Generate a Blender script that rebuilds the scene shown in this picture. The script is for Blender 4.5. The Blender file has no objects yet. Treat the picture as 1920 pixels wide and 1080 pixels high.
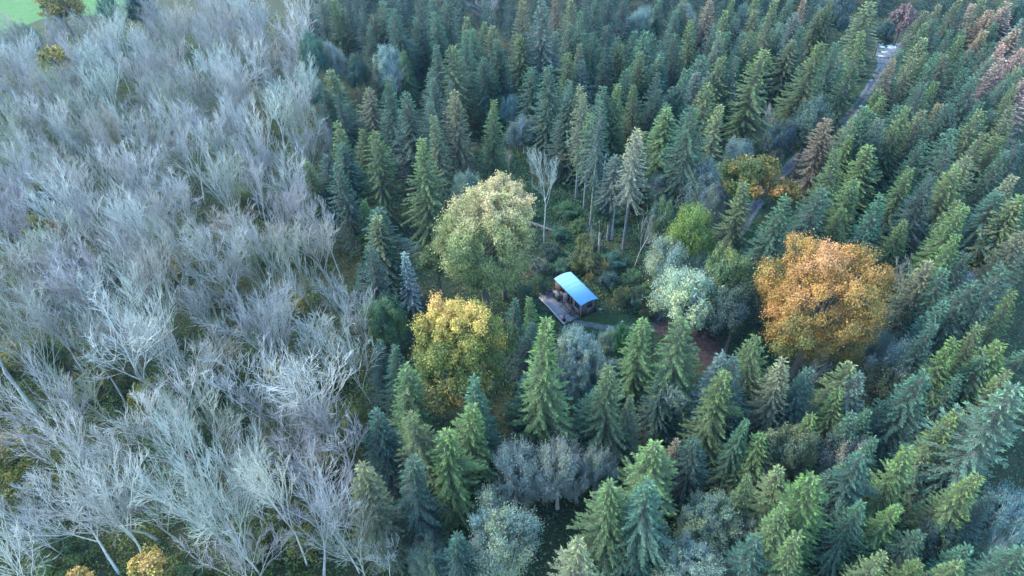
import bpy, math, random
import numpy as np
from mathutils import Matrix, Vector

C = bpy.data.collections.new("place")
bpy.context.scene.collection.children.link(C)
SC = bpy.context.scene

# ------------------------------------------------------------------ camera
F = 1250.0; PITCH = math.radians(41.5); ROLL = 0.025; CAM_H = 61.0
cP, sP = math.cos(PITCH), math.sin(PITCH)
cR, sR = math.cos(ROLL), math.sin(ROLL)
fwd = np.array([0, cP, -sP]); rgt = np.array([1.0, 0, 0]); dwn = np.array([0, -sP, -cP])
Xc = rgt * cR + dwn * sR
Dc = -rgt * sR + dwn * cR
cam_d = bpy.data.cameras.new("camera")
cam = bpy.data.objects.new("camera", cam_d); C.objects.link(cam)
M = Matrix(((Xc[0], -Dc[0], -fwd[0], 0), (Xc[1], -Dc[1], -fwd[1], 0), (Xc[2], -Dc[2], -fwd[2], CAM_H), (0, 0, 0, 1)))
cam.matrix_world = M
cam_d.sensor_width = 36.0; cam_d.lens = 36.0 * F / 1920.0
cam_d.clip_start = 0.5; cam_d.clip_end = 3000
SC.camera = cam

def G(px, py, z=0.0):
    """Ground (height z) point seen at photograph pixel px,py."""
    u, v = px - 960.0, py - 540.0
    D = fwd * F + rgt * (u * cR - v * sR) + dwn * (u * sR + v * cR)
    t = (CAM_H - z) / -D[2]
    return np.array([0, 0, CAM_H]) + D * t

def PX(p):
    q = np.array(p, float) - np.array([0, 0, CAM_H])
    w = q @ fwd
    return 960 + F * (q @ Xc) / w, 540 + F * (q @ Dc) / w

# ------------------------------------------------------------------ light
SUN_EL = math.radians(38); SUN_AZ = math.radians(-70)      # azimuth from +Y, towards -X (far left)
W = bpy.data.worlds.new("World"); SC.world = W; W.use_nodes = True
nt = W.node_tree
sky = nt.nodes.new("ShaderNodeTexSky"); sky.sky_type = 'NISHITA'; sky.sun_disc = False
sky.sun_elevation = SUN_EL; sky.sun_rotation = SUN_AZ
sky.air_density = 1.6; sky.dust_density = 0.6; sky.ozone_density = 6.5
bg = nt.nodes["Background"]; bg.inputs[1].default_value = 0.12
nt.links.new(sky.outputs[0], bg.inputs[0])
sl = bpy.data.lights.new("sun", 'SUN'); sl.energy = 0.85; sl.angle = math.radians(22); sl.color = (1.0, 0.92, 0.78)
so = bpy.data.objects.new("sun", sl); C.objects.link(so)
sd = Vector((math.sin(SUN_AZ) * math.cos(SUN_EL), math.cos(SUN_AZ) * math.cos(SUN_EL), math.sin(SUN_EL)))
so.rotation_euler = sd.to_track_quat('Z', 'Y').to_euler()
so.location = (-60, 60, 80)
SC.view_settings.view_transform = 'Standard'; SC.view_settings.look = 'None'
SC.view_settings.gamma = 1; SC.view_settings.exposure = 2.95
SC.render.engine = 'CYCLES'
SC.cycles.max_bounces = 5; SC.cycles.diffuse_bounces = 1; SC.cycles.glossy_bounces = 2
SC.cycles.transmission_bounces = 2; SC.cycles.transparent_max_bounces = 4; SC.cycles.volume_bounces = 0

# ------------------------------------------------------------------ helpers
def tag(o, label=None, cat=None, group=None, kind=None):
    if label: o["label"] = label
    if cat: o["category"] = cat
    if group: o["group"] = group
    if kind: o["kind"] = kind
    return o

def mesh(name, V, Q, mat=None, col=None, tris=None, smooth=False, mats=None, midx=None):
    """numpy verts (n,3), quads (m,4), optional tris (k,3), point colours (n,3)."""
    V = np.asarray(V, np.float32).reshape(-1, 3)
    Q = np.zeros((0, 4), np.int32) if Q is None else np.asarray(Q, np.int32).reshape(-1, 4)
    T = np.zeros((0, 3), np.int32) if tris is None else np.asarray(tris, np.int32).reshape(-1, 3)
    me = bpy.data.meshes.new(name)
    me.vertices.add(len(V)); me.vertices.foreach_set("co", V.ravel())
    nl = Q.size + T.size
    me.loops.add(nl)
    me.loops.foreach_set("vertex_index", np.concatenate([Q.ravel(), T.ravel()]).astype(np.int32))
    me.polygons.add(len(Q) + len(T))
    st = np.concatenate([np.arange(len(Q)) * 4, Q.size + np.arange(len(T)) * 3]).astype(np.int32)
    me.polygons.foreach_set("loop_start", st)
    if smooth: me.polygons.foreach_set("use_smooth", np.ones(len(Q) + len(T), bool))
    if midx is not None: me.polygons.foreach_set("material_index", np.asarray(midx, np.int32))
    if col is not None:
        a = me.attributes.new("tint", 'FLOAT_COLOR', 'POINT')
        c4 = np.ones((len(V), 4), np.float32); c4[:, :3] = col
        a.data.foreach_set("color", c4.ravel())
    for m in (mats or ([mat] if mat else [])): me.materials.append(m)
    me.update(calc_edges=True)
    me.validate()
    return me

def obj(name, me, parent=None, loc=(0, 0, 0), color=None):
    o = bpy.data.objects.new(name, me); C.objects.link(o)
    o.location = loc
    if parent is not None: o.parent = parent
    if color is not None: o.color = (*color, 1)
    return o

def empty(name, loc, rz=0.0, label=None, cat=None, group=None):
    o = bpy.data.objects.new(name, None); C.objects.link(o)
    o.location = loc; o.rotation_euler = (0, 0, rz); o.empty_display_size = 0.3
    return tag(o, label, cat, group)

def prisms(P0, P1, R0, R1, n):
    P0 = np.asarray(P0, float); P1 = np.asarray(P1, float)
    R0 = np.asarray(R0, float); R1 = np.asarray(R1, float)
    d = P1 - P0; d /= (np.linalg.norm(d, axis=1, keepdims=True) + 1e-9)
    ref = np.tile(np.array([1.0, 0.13, 0.0]), (len(d), 1))
    ref[np.abs(d[:, 0]) > 0.9] = (0, 0.2, 1.0)
    s = np.cross(d, ref); s /= np.linalg.norm(s, axis=1, keepdims=True)
    t = np.cross(d, s)
    a = np.arange(n) * 2 * math.pi / n
    ring = s[:, None, :] * np.cos(a)[None, :, None] + t[:, None, :] * np.sin(a)[None, :, None]
    A = P0[:, None, :] + ring * R0[:, None, None]
    B = P1[:, None, :] + ring * R1[:, None, None]
    V = np.concatenate([A, B], axis=1).reshape(-1, 3)
    base = (np.arange(len(d)) * 2 * n)[:, None]
    i = np.arange(n); j = (i + 1) % n
    q = np.stack([i, j, j + n, i + n], 1).reshape(1, -1)
    Q = (base[:, :, None] + q.reshape(1, n, 4)).reshape(-1, 4)
    return V, Q

def join(parts):
    Vs, Qs, k = [], [], 0
    for V, Q in parts:
        Vs.append(V); Qs.append(Q + k); k += len(V)
    return np.concatenate(Vs), np.concatenate(Qs)

def kites(B, D, S, L, Wd, belly=0.45):
    """quads: base B, unit direction D, unit side S, length L, width Wd"""
    L = L[:, None]; Wd = Wd[:, None]
    m = B + D * L * belly
    V = np.stack([B, m + S * Wd / 2, B + D * L, m - S * Wd / 2], 1).reshape(-1, 3)
    return V, np.arange(len(B) * 4).reshape(-1, 4)

def unit(a): return a / (np.linalg.norm(a, axis=-1, keepdims=True) + 1e-9)

# ------------------------------------------------------------------ materials
def new_mat(name):
    m = bpy.data.materials.new(name); m.use_nodes = True
    t = m.node_tree; t.nodes.clear()
    out = t.nodes.new("ShaderNodeOutputMaterial")
    return m, t, out
def N(t, typ, **kw):
    n = t.nodes.new(typ)
    for k, v in kw.items(): setattr(n, k, v)
    return n
def mixc(t, fac, a, b, mode='MIX'):
    n = N(t, "ShaderNodeMix", data_type='RGBA', blend_type=mode)
    for s, v in ((n.inputs[0], fac), (n.inputs[6], a), (n.inputs[7], b)):
        if hasattr(v, "is_output"): t.links.new(v, s)
        elif isinstance(v, (int, float)): s.default_value = v
        else: s.default_value = (*v, 1)
    return n.outputs[2]
def math_(t, op, a, b=None):
    n = N(t, "ShaderNodeMath", operation=op)
    for s, v in ((n.inputs[0], a), (n.inputs[1], b)):
        if v is None: continue
        if hasattr(v, "is_output"): t.links.new(v, s)
        else: s.default_value = v
    return n.outputs[0]
def noise(t, scale, detail=4, coord=None, rough=0.55):
    n = N(t, "ShaderNodeTexNoise"); n.inputs["Scale"].default_value = scale
    n.inputs["Detail"].default_value = detail; n.inputs["Roughness"].default_value = rough
    if coord is None:
        c = N(t, "ShaderNodeTexCoord"); coord = c.outputs["Object"]
    t.links.new(coord, n.inputs["Vector"])
    return n.outputs["Fac"]
def ramp(t, fac, stops):
    n = N(t, "ShaderNodeValToRGB"); e = n.color_ramp.elements
    while len(e) < len(stops): e.new(0.5)
    for k, (p, c) in zip(e, stops): k.position = p; k.color = (*c, 1)
    t.links.new(fac, n.inputs[0]); return n.outputs[0]
def finish(t, out, col, rough=0.75, spec=0.3, trans=0.0, bump=None, metal=0.0):
    b = N(t, "ShaderNodeBsdfPrincipled")
    if hasattr(col, "is_output"): t.links.new(col, b.inputs["Base Color"])
    else: b.inputs["Base Color"].default_value = (*col, 1)
    b.inputs["Roughness"].default_value = rough; b.inputs["Specular IOR Level"].default_value = spec
    b.inputs["Metallic"].default_value = metal
    if bump is not None:
        bn = N(t, "ShaderNodeBump"); bn.inputs["Strength"].default_value = bump[1]; bn.inputs["Distance"].default_value = bump[2]
        t.links.new(bump[0], bn.inputs["Height"]); t.links.new(bn.outputs[0], b.inputs["Normal"])
    sh = b.outputs[0]
    if trans > 0:
        tr = N(t, "ShaderNodeBsdfTranslucent")
        if hasattr(col, "is_output"): t.links.new(col, tr.inputs[0])
        else: tr.inputs[0].default_value = (*col, 1)
        mx = N(t, "ShaderNodeMixShader"); mx.inputs[0].default_value = trans
        t.links.new(sh, mx.inputs[1]); t.links.new(tr.outputs[0], mx.inputs[2]); sh = mx.outputs[0]
    t.links.new(sh, out.inputs[0])

def mat_needles():
    m, t, out = new_mat("spruce_needles")
    oi = N(t, "ShaderNodeObjectInfo"); at = N(t, "ShaderNodeAttribute", attribute_name="tint")
    sp = N(t, "ShaderNodeSeparateColor"); t.links.new(at.outputs["Color"], sp.inputs[0])
    base = oi.outputs["Color"]
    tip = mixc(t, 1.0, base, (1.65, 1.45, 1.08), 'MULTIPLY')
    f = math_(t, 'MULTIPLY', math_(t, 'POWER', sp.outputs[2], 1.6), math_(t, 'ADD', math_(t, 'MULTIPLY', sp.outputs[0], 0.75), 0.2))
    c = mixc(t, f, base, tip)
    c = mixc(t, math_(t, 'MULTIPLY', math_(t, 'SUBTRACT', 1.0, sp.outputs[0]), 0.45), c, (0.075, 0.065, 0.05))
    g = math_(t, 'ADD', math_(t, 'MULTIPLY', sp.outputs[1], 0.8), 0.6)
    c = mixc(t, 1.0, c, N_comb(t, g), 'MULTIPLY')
    finish(t, out, c, 0.65, 0.3, 0.10)
    return m
def N_comb(t, g):
    n = N(t, "ShaderNodeCombineColor")
    for i in range(3): t.links.new(g, n.inputs[i])
    return n.outputs[0]
def mat_leaves(name, stops=None, trans=0.22, spec=0.3):
    """stops: ramp over tint.R; without stops the object's own colour, drifting in hue by tint.R"""
    m, t, out = new_mat(name)
    at = N(t, "ShaderNodeAttribute", attribute_name="tint")
    sp = N(t, "ShaderNodeSeparateColor"); t.links.new(at.outputs["Color"], sp.inputs[0])
    if stops: c = ramp(t, sp.outputs[0], stops)
    else:
        oi = N(t, "ShaderNodeObjectInfo")
        b2 = mixc(t, 1.0, oi.outputs["Color"], (1.35, 1.15, 0.8), 'MULTIPLY')
        b1 = mixc(t, 1.0, oi.outputs["Color"], (0.75, 0.9, 1.05), 'MULTIPLY')
        c = mixc(t, sp.outputs[0], b1, b2)
    g = math_(t, 'ADD', math_(t, 'MULTIPLY', sp.outputs[1], 0.8), 0.6)
    c = mixc(t, 1.0, c, N_comb(t, g), 'MULTIPLY')
    finish(t, out, c, 0.6, spec, trans)
    return m
def mat_bark(name, use_obj=True, col=(0.2, 0.18, 0.16), sc=3.0):
    m, t, out = new_mat(name)
    n = noise(t, sc, 5)
    if use_obj:
        oi = N(t, "ShaderNodeObjectInfo"); base = oi.outputs["Color"]
    else: base = mixc(t, 0.0, col, col)
    dk = mixc(t, 1.0, base, (0.6, 0.66, 0.62), 'MULTIPLY'); lt = mixc(t, 1.0, base, (1.2, 1.2, 1.15), 'MULTIPLY')
    c = mixc(t, ramp(t, n, [(0.3, (0, 0, 0)), (0.7, (1, 1, 1))]), dk, lt)
    finish(t, out, c, 0.85, 0.2)
    return m
def mat_noise(name, stops, sc=1.0, rough=0.9, spec=0.2, bump=None, detail=6):
    m, t, out = new_mat(name)
    co = N(t, "ShaderNodeTexCoord").outputs["Object"]
    a = noise(t, sc, detail, co); b = noise(t, sc * 9.0, 4, co)
    f = math_(t, 'ADD', math_(t, 'MULTIPLY', a, 0.65), math_(t, 'MULTIPLY', b, 0.35))
    c = ramp(t, f, stops)
    finish(t, out, c, rough, spec, bump=(b, bump[0], bump[1]) if bump else None)
    return m
def mat_planks(name, c1, c2, w, axis=0, rough=0.8):
    """boards of width w along the other axis, each with its own tone, dark gaps, grain"""
    m, t, out = new_mat(name)
    co = N(t, "ShaderNodeTexCoord").outputs["Object"]
    sx = N(t, "ShaderNodeSeparateXYZ"); t.links.new(co, sx.inputs[0])
    v = math_(t, 'DIVIDE', sx.outputs[axis], w)
    idx = math_(t, 'FLOOR', v); fr = math_(t, 'FRACT', v)
    wn = N(t, "ShaderNodeTexWhiteNoise", noise_dimensions='1D'); t.links.new(idx, wn.inputs["W"])
    mp = N(t, "ShaderNodeMapping"); t.links.new(co, mp.inputs[0])
    s = [2.0, 2.0, 2.0]; s[axis] = 30.0; mp.inputs["Scale"].default_value = s
    g = noise(t, 1.0, 5, mp.outputs[0])
    f = math_(t, 'ADD', math_(t, 'MULTIPLY', wn.outputs[0], 0.6), math_(t, 'MULTIPLY', g, 0.45))
    c = mixc(t, f, c1, c2)
    gap = math_(t, 'LESS_THAN', fr, 0.07)
    c = mixc(t, gap, c, (0.02, 0.018, 0.016))
    finish(t, out, c, rough, 0.25, bump=(math_(t, 'SUBTRACT', g, gap), 0.4, 0.01))
    return m
def mat_plain(name, col, rough=0.6, spec=0.4, var=0.25, sc=4.0, metal=0.0):
    m, t, out = new_mat(name)
    n = noise(t, sc, 5)
    a = tuple(x * (1 - var) for x in col); b = tuple(min(1, x * (1 + var)) for x in col)
    c = mixc(t, n, a, b)
    finish(t, out, c, rough, spec, metal=metal)
    return m

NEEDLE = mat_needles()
LEAF = mat_leaves("broad_leaves")
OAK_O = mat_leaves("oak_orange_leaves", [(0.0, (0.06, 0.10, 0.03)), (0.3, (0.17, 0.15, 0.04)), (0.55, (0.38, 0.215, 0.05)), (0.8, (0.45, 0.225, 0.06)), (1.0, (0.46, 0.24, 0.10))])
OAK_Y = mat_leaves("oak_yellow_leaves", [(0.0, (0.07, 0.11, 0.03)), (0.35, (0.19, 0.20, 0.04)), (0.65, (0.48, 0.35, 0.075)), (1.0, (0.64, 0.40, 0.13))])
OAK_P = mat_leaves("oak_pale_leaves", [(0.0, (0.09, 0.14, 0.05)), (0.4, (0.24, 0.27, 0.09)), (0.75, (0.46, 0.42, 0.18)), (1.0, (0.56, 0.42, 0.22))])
BARK = mat_bark("bark")
TWIG = mat_bark("twig_bark", sc=0.8)

# ------------------------------------------------------------------ tree meshes
def spruce(seed, H=18.0, R=3.0, cb=2.5, droop=0.3, dens=1.0, shape=0.8, ragged=0.25):
    rg = np.random.default_rng(seed); rnd = random.Random(seed)
    Zs = [0, H * .15, H * .4, H * .65, H * .85, H * .97]
    Rt = [0.24, 0.19, 0.15, 0.09, 0.045, 0.015]
    bend = rg.normal(0, 0.12, 2)
    def axis(z):
        q = (z / H) ** 2
        return np.array([bend[0] * q * 2, bend[1] * q * 2, z])
    pts = np.array([axis(z) for z in Zs]); pts[0, 2] = -0.6
    trunk = [prisms(pts[:-1], pts[1:], Rt[:-1], Rt[1:], 7)]
    s0, s1, sr0, sr1 = [], [], [], []
    KB, KD, KS, KL, KW, KC = [], [], [], [], [], []
    z = H - 0.25
    a0 = rnd.random() * 6.28
    # gaps and sectors of uneven growth
    ph = rg.uniform(0, 6.28, 4); am = rg.uniform(0.03, ragged * 0.55, 4)
    while z > cb:
        t = (H - z) / (H - cb)
        n = 6 if t > 0.10 else 4
        env = R * min(1.0, (t ** (shape + .12)) * 1.12) * (1.0 if t < 0.75 else 1.0 - (t - 0.75) * 0.9)
        skip = 0.04 + 0.25 * max(0, t - 0.6)
        for k in range(n):
            if rnd.random() < skip: continue
            az = a0 + k * 6.283 / n + rnd.uniform(-0.35, 0.35)
            w = 1 + sum(am[i] * math.sin((i + 1) * az + ph[i] + z * 0.5) for i in range(4))
            L = max(0.28, env * w * rnd.uniform(1 - ragged, 1.12))
            el = 0.75 * (1 - t) ** 2 - 0.05 - 0.15 * t + rnd.uniform(-0.1, 0.1)
            dr = droop * (0.25 + t) * rnd.uniform(0.7, 1.3)
            rd = np.array([math.cos(az), math.sin(az), 0.0]); sd_ = np.array([-math.sin(az), math.cos(az), 0.0])
            def P(s, rd=rd, L=L, el=el, dr=dr, b=axis(z)):
                return b + rd * (L * s) + np.array([0, 0, L * (el * s - dr * s * s + 0.55 * dr * s ** 3)])
            ss = [0, .35, .7, 1.0]
            pp = [P(s) for s in ss]
            rr = [0.018 + 0.014 * L, 0.014 + 0.008 * L, 0.012, 0.006]
            for i in range(3):
                s0.append(pp[i]); s1.append(pp[i + 1]); sr0.append(rr[i]); sr1.append(rr[i + 1])
            m = max(3, int(L / 0.095 * dens))
            u = (np.arange(m) + rg.uniform(0, 1, m)) / m
            u = 0.12 + 0.88 * u ** 0.85
            B = np.array([P(q) for q in u])
            outw = unit(np.array([P(min(1.02, q + .02)) - P(q - .02) for q in u]))
            side = np.where(np.arange(m) % 2 == 0, 1.0, -1.0)[:, None] * sd_[None, :]
            for rep in range(2):
                ang = rg.uniform(0.45, 1.15, m) * (1 if rep == 0 else 0.75)
                D = outw * np.cos(ang)[:, None] + side * (1 if rep == 0 else -1) * np.sin(ang)[:, None]
                D[:, 2] -= rg.uniform(0.1, 0.75, m) * (0.35 + droop * 1.8) * (0.3 + t)
                D = unit(D)
                ln = (0.14 + 0.30 * (1 - u) + 0.10 * rg.random(m)) * min(1.0, 0.5 + 0.22 * L)
                S = unit(np.cross(D, np.array([0, 0, 1.0]) + rg.normal(0, 0.45, (m, 3))))
                br = rnd.uniform(0.0, 0.5)
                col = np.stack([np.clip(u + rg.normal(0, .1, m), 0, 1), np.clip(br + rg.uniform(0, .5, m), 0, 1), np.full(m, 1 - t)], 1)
                KB.append(B); KD.append(D); KS.append(S); KL.append(ln); KW.append(0.05 + 0.065 * rg.random(m)); KC.append(col)
            # end tuft
            e = 3
            D = unit(rd[None, :] + rg.normal(0, .35, (e, 3)) + np.array([0, 0, 0.1]))
            KB.append(np.tile(P(0.95), (e, 1))); KD.append(D)
            KS.append(unit(np.cross(D, rg.normal(0, 1, (e, 3))))); KL.append(rg.uniform(.25, .42, e)); KW.append(np.full(e, .12))
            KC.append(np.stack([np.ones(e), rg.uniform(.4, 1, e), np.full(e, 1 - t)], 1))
        z -= (0.20 + 0.12 * t) * rnd.uniform(0.8, 1.2)
        a0 += 2.4
    # leader
    e = 14
    B = np.array([axis(H - 1.1 + 1.1 * i / e) for i in range(e)])
    D = unit(np.array([0, 0, 1.0]) + rg.normal(0, .45, (e, 3)))
    KB.append(B); KD.append(D); KS.append(unit(np.cross(D, rg.normal(0, 1, (e, 3))))); KL.append(rg.uniform(.25, .4, e)); KW.append(np.full(e, .11))
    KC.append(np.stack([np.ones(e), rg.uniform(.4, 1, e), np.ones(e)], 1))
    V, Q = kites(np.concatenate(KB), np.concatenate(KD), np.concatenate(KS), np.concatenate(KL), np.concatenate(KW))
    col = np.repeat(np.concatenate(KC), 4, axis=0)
    trunk.append(prisms(s0, s1, sr0, sr1, 3))
    TV, TQ = join(trunk)
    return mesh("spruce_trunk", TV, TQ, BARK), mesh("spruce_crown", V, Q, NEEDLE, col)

def bare(seed, H=15.0, R=4.0, limbs=6, fork=0.35, up=0.5, twigs=4, fine=1.0, ivy=False):
    """leafless crown: trunk, rising limbs, fans of fine twigs. Returns trunk mesh, branch mesh"""
    rnd = random.Random(seed)
    thick = [[], [], [], []]; thin = [[], [], [], []]
    def add(lst, a, b, r0, r1):
        lst[0].append(a); lst[1].append(b); lst[2].append(r0); lst[3].append(r1)
    def grow(p, d, L, r, lv):
        n = (5, 4, 3, 3, 2)[lv]
        pts = [p]
        dd = Vector(d)
        bend = Vector((rnd.uniform(-1, 1), rnd.uniform(-1, 1), 0)) * (0.10 if lv else 0.05)
        for i in range(n):
            gn = .10 if lv < 2 else .06
            dd = (dd + bend * (1 if lv < 2 else .7) + Vector((rnd.gauss(0, gn), rnd.gauss(0, gn), 0.20 * up if lv else 0.0))).normalized()
            pts.append(pts[-1] + dd * (L / n))
        for i in range(n):
            ra = r * (1 - 0.62 * i / n); rb = r * (1 - 0.62 * (i + 1) / n)
            if lv == 4 and i == n - 1: rb = 0.006
            add(thick if lv <= 1 else thin, tuple(pts[i]), tuple(pts[i + 1]), ra, rb)
        return pts, dd
    def at(pts, s):
        x = s * (len(pts) - 1); i = min(int(x), len(pts) - 2); f = x - i
        return pts[i].lerp(pts[i + 1], f), (pts[i + 1] - pts[i]).normalized()
    def side(d, ang):
        q = d.orthogonal().normalized(); q = Matrix.Rotation(rnd.uniform(0, 6.283), 3, d) @ q
        return (d * math.cos(ang) + q * math.sin(ang)).normalized()
    T, dd = grow(Vector((0, 0, -0.5)), Vector((rnd.gauss(0, .04), rnd.gauss(0, .04), 1)), H * (fork + 0.22), 0.17 * H / 15, 0)
    Hl = H * (1 - fork)
    for i in range(limbs):
        s = fork / (fork + 0.22) + (1 - fork / (fork + 0.22)) * (i + 0.5) / limbs
        p, d = at(T, min(.99, s))
        az = i * 2.4 + rnd.uniform(-.5, .5)
        sp = R / Hl * rnd.uniform(0.65, 1.25)
        d1 = Vector((math.cos(az) * sp, math.sin(az) * sp, 1)).normalized()
        L1 = Hl * rnd.uniform(0.72, 0.95)
        P1, _ = grow(p, d1, L1, 0.060 * H / 15 * rnd.uniform(.8, 1.2), 1)
        n2 = int(8 * fine)
        for j in range(n2):
            s2 = 0.22 + 0.76 * (j + rnd.random() * .8) / n2
            p2, d2 = at(P1, s2)
            L2 = L1 * 0.42 * (1.25 - s2 * 0.75) * rnd.uniform(.75, 1.2)
            P2, _ = grow(p2, side(d2, rnd.uniform(.35, .70)), L2, 0.030 * rnd.uniform(.8, 1.15), 2)
            n3 = int(5.4 * fine)
            for k in range(n3):
                s3 = 0.2 + 0.78 * (k + rnd.random() * .8) / n3
                p3, d3 = at(P2, s3)
                L3 = L2 * 0.5 * (1.3 - s3 * 0.6) * rnd.uniform(.7, 1.2)
                P3, _ = grow(p3, side(d3, rnd.uniform(.35, .65)), L3, 0.022, 3)
                for q in range(twigs):
                    s4 = 0.25 + 0.75 * (q + rnd.random()) / twigs
                    p4, d4 = at(P3, min(.98, s4))
                    grow(p4, side(d4, rnd.uniform(.3, .7)), max(.35, L3 * 0.55) * rnd.uniform(.7, 1.25), 0.0168, 4)
    tV, tQ = prisms(*thick, 6)
    nV, nQ = prisms(*thin, 3)
    return mesh("bare_trunk", tV, tQ, BARK), mesh("bare_branches", nV, nQ, TWIG)

def broadleaf(seed, R=4.0, H=12.0, squash=0.85, lobes=34, n=16000, leaf=0.24, lr=0.36, mat=None, hue=None, twiggy=0.0, open_=0.0):
    """irregular crown: limbs carry boughs, boughs carry feathery tufts of leaf-sized kites"""
    rg = np.random.default_rng(seed)
    cz = H - R * squash
    fr = rg.normal(0, 1, (5, 3)) * np.array([1.6, 1.6, 1.2]); fp = rg.uniform(0, 6.28, 5)
    def lump(d):          # uneven outline
        return 1 + 0.085 * sum(np.sin(d @ fr[i] * (1 + .5 * i) + fp[i]) for i in range(5))
    i = np.arange(lobes)
    ph = np.arccos(1 - 1.72 * (i + .5) / lobes); th = i * 2.39996 + rg.uniform(-.45, .45, lobes)
    dirs = np.stack([np.sin(ph) * np.cos(th), np.sin(ph) * np.sin(th), np.cos(ph)], 1)
    LC = dirs * (R * (0.70 + rg.uniform(-.16, .10, lobes)) * lump(dirs))[:, None] * np.array([1, 1, squash]) + np.array([0, 0, cz])
    LR = R * lr * rg.uniform(0.55, 1.3, lobes)
    k = 9
    od = unit(LC - np.array([0, 0, cz - R * .25]))
    sd_ = unit(rg.normal(0, 1, (lobes, k, 3)) + od[:, None, :] * 0.8)
    TC = (LC[:, None, :] + sd_ * LR[:, None, None] * rg.uniform(.45, .95, (lobes, k, 1))).reshape(-1, 3)   # tufts
    TR = np.repeat(LR, k) * rg.uniform(0.22, 0.46, lobes * k)
    TD = unit(sd_.reshape(-1, 3) + np.repeat(od, k, 0) * .6 + np.array([0, 0, .55]))
    lh = rg.uniform(0, 1, lobes); lb = rg.uniform(0.1, 0.6, lobes)
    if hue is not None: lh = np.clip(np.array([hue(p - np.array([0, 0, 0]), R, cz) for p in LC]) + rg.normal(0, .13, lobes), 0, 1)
    idx = rg.choice(len(TC), n, p=TR ** 2 / (TR ** 2).sum())
    g = rg.normal(0, 1, (n, 3)); al = rg.normal(0, 1, n)
    P = TC[idx] + g * (TR[idx] * .52)[:, None] + TD[idx] * (al * TR[idx] * .55)[:, None]
    stray = rg.random(n) < .05 + .12 * open_
    P[stray] += rg.normal(0, R * .045, (int(stray.sum()), 3))
    d = unit(P - (TC[idx] - TD[idx] * TR[idx][:, None] * .9))
    nrm = unit(d + rg.normal(0, .6, (n, 3)))
    D = unit(np.cross(nrm, rg.normal(0, 1, (n, 3)))); D = unit(D + np.array([0, 0, -0.2]) + d * 0.4)
    S = unit(np.cross(nrm, D))
    L = leaf * rg.uniform(.6, 1.35, n)
    V, Q = kites(P, D, S, L, L * rg.uniform(.45, .8, n), 0.5)
    sub = rg.uniform(-.15, .15, len(TC)); sb = rg.uniform(-.12, .18, len(TC))
    h = np.clip(lh[idx // k] + sub[idx] + rg.normal(0, .10, n), 0, 1)
    col = np.stack([h, np.clip(lb[idx // k] + sb[idx] + rg.uniform(0, .4, n), 0, 1), (P[:, 2] - cz) / R * .5 + .5], 1)
    crown = mesh("leaf_crown", V, Q, mat or LEAF, np.repeat(col, 4, 0))
    s0, s1, a, b = [], [], [], []
    top = np.array([rg.normal(0, .2), rg.normal(0, .2), cz - R * squash * 0.45]); base = np.array([0, 0, -.5])
    tr = 0.055 * R + 0.08
    mid = base * .5 + top * .5 + np.array([rg.normal(0, .15), rg.normal(0, .15), 0])
    for p, q, r0, r1 in ((base, mid, tr * 1.25, tr), (mid, top, tr, tr * .75)):
        s0.append(p); s1.append(q); a.append(r0); b.append(r1)
    for c in LC[::max(1, lobes // 40)]:
        m1 = top * .45 + c * .55 + rg.normal(0, R * .05, 3) - np.array([0, 0, R * .08])
        s0 += [top, m1]; s1 += [m1, c]; a += [tr * .42, tr * .26]; b += [tr * .26, tr * .1]
    parts = [prisms(s0, s1, a, b, 6)]
    m = int(lobes * (6 + 50 * twiggy))
    ti = rg.integers(0, len(TC), m); st = LC[ti // k]
    e = TC[ti] + (TD[ti] * rg.uniform(.3, 1.3, (m, 1)) + rg.normal(0, .35, (m, 3))) * TR[ti][:, None] * (1 + .4 * min(1, twiggy))
    md = st * .45 + e * .55 + rg.normal(0, .10, (m, 3))
    parts.append(prisms(st, md, np.full(m, .028), np.full(m, .018), 3))
    parts.append(prisms(md, e, np.full(m, .018), np.full(m, .008), 3))
    TV, TQ = join(parts)
    return mesh("leaf_trunk", TV, TQ, BARK), crown

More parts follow.
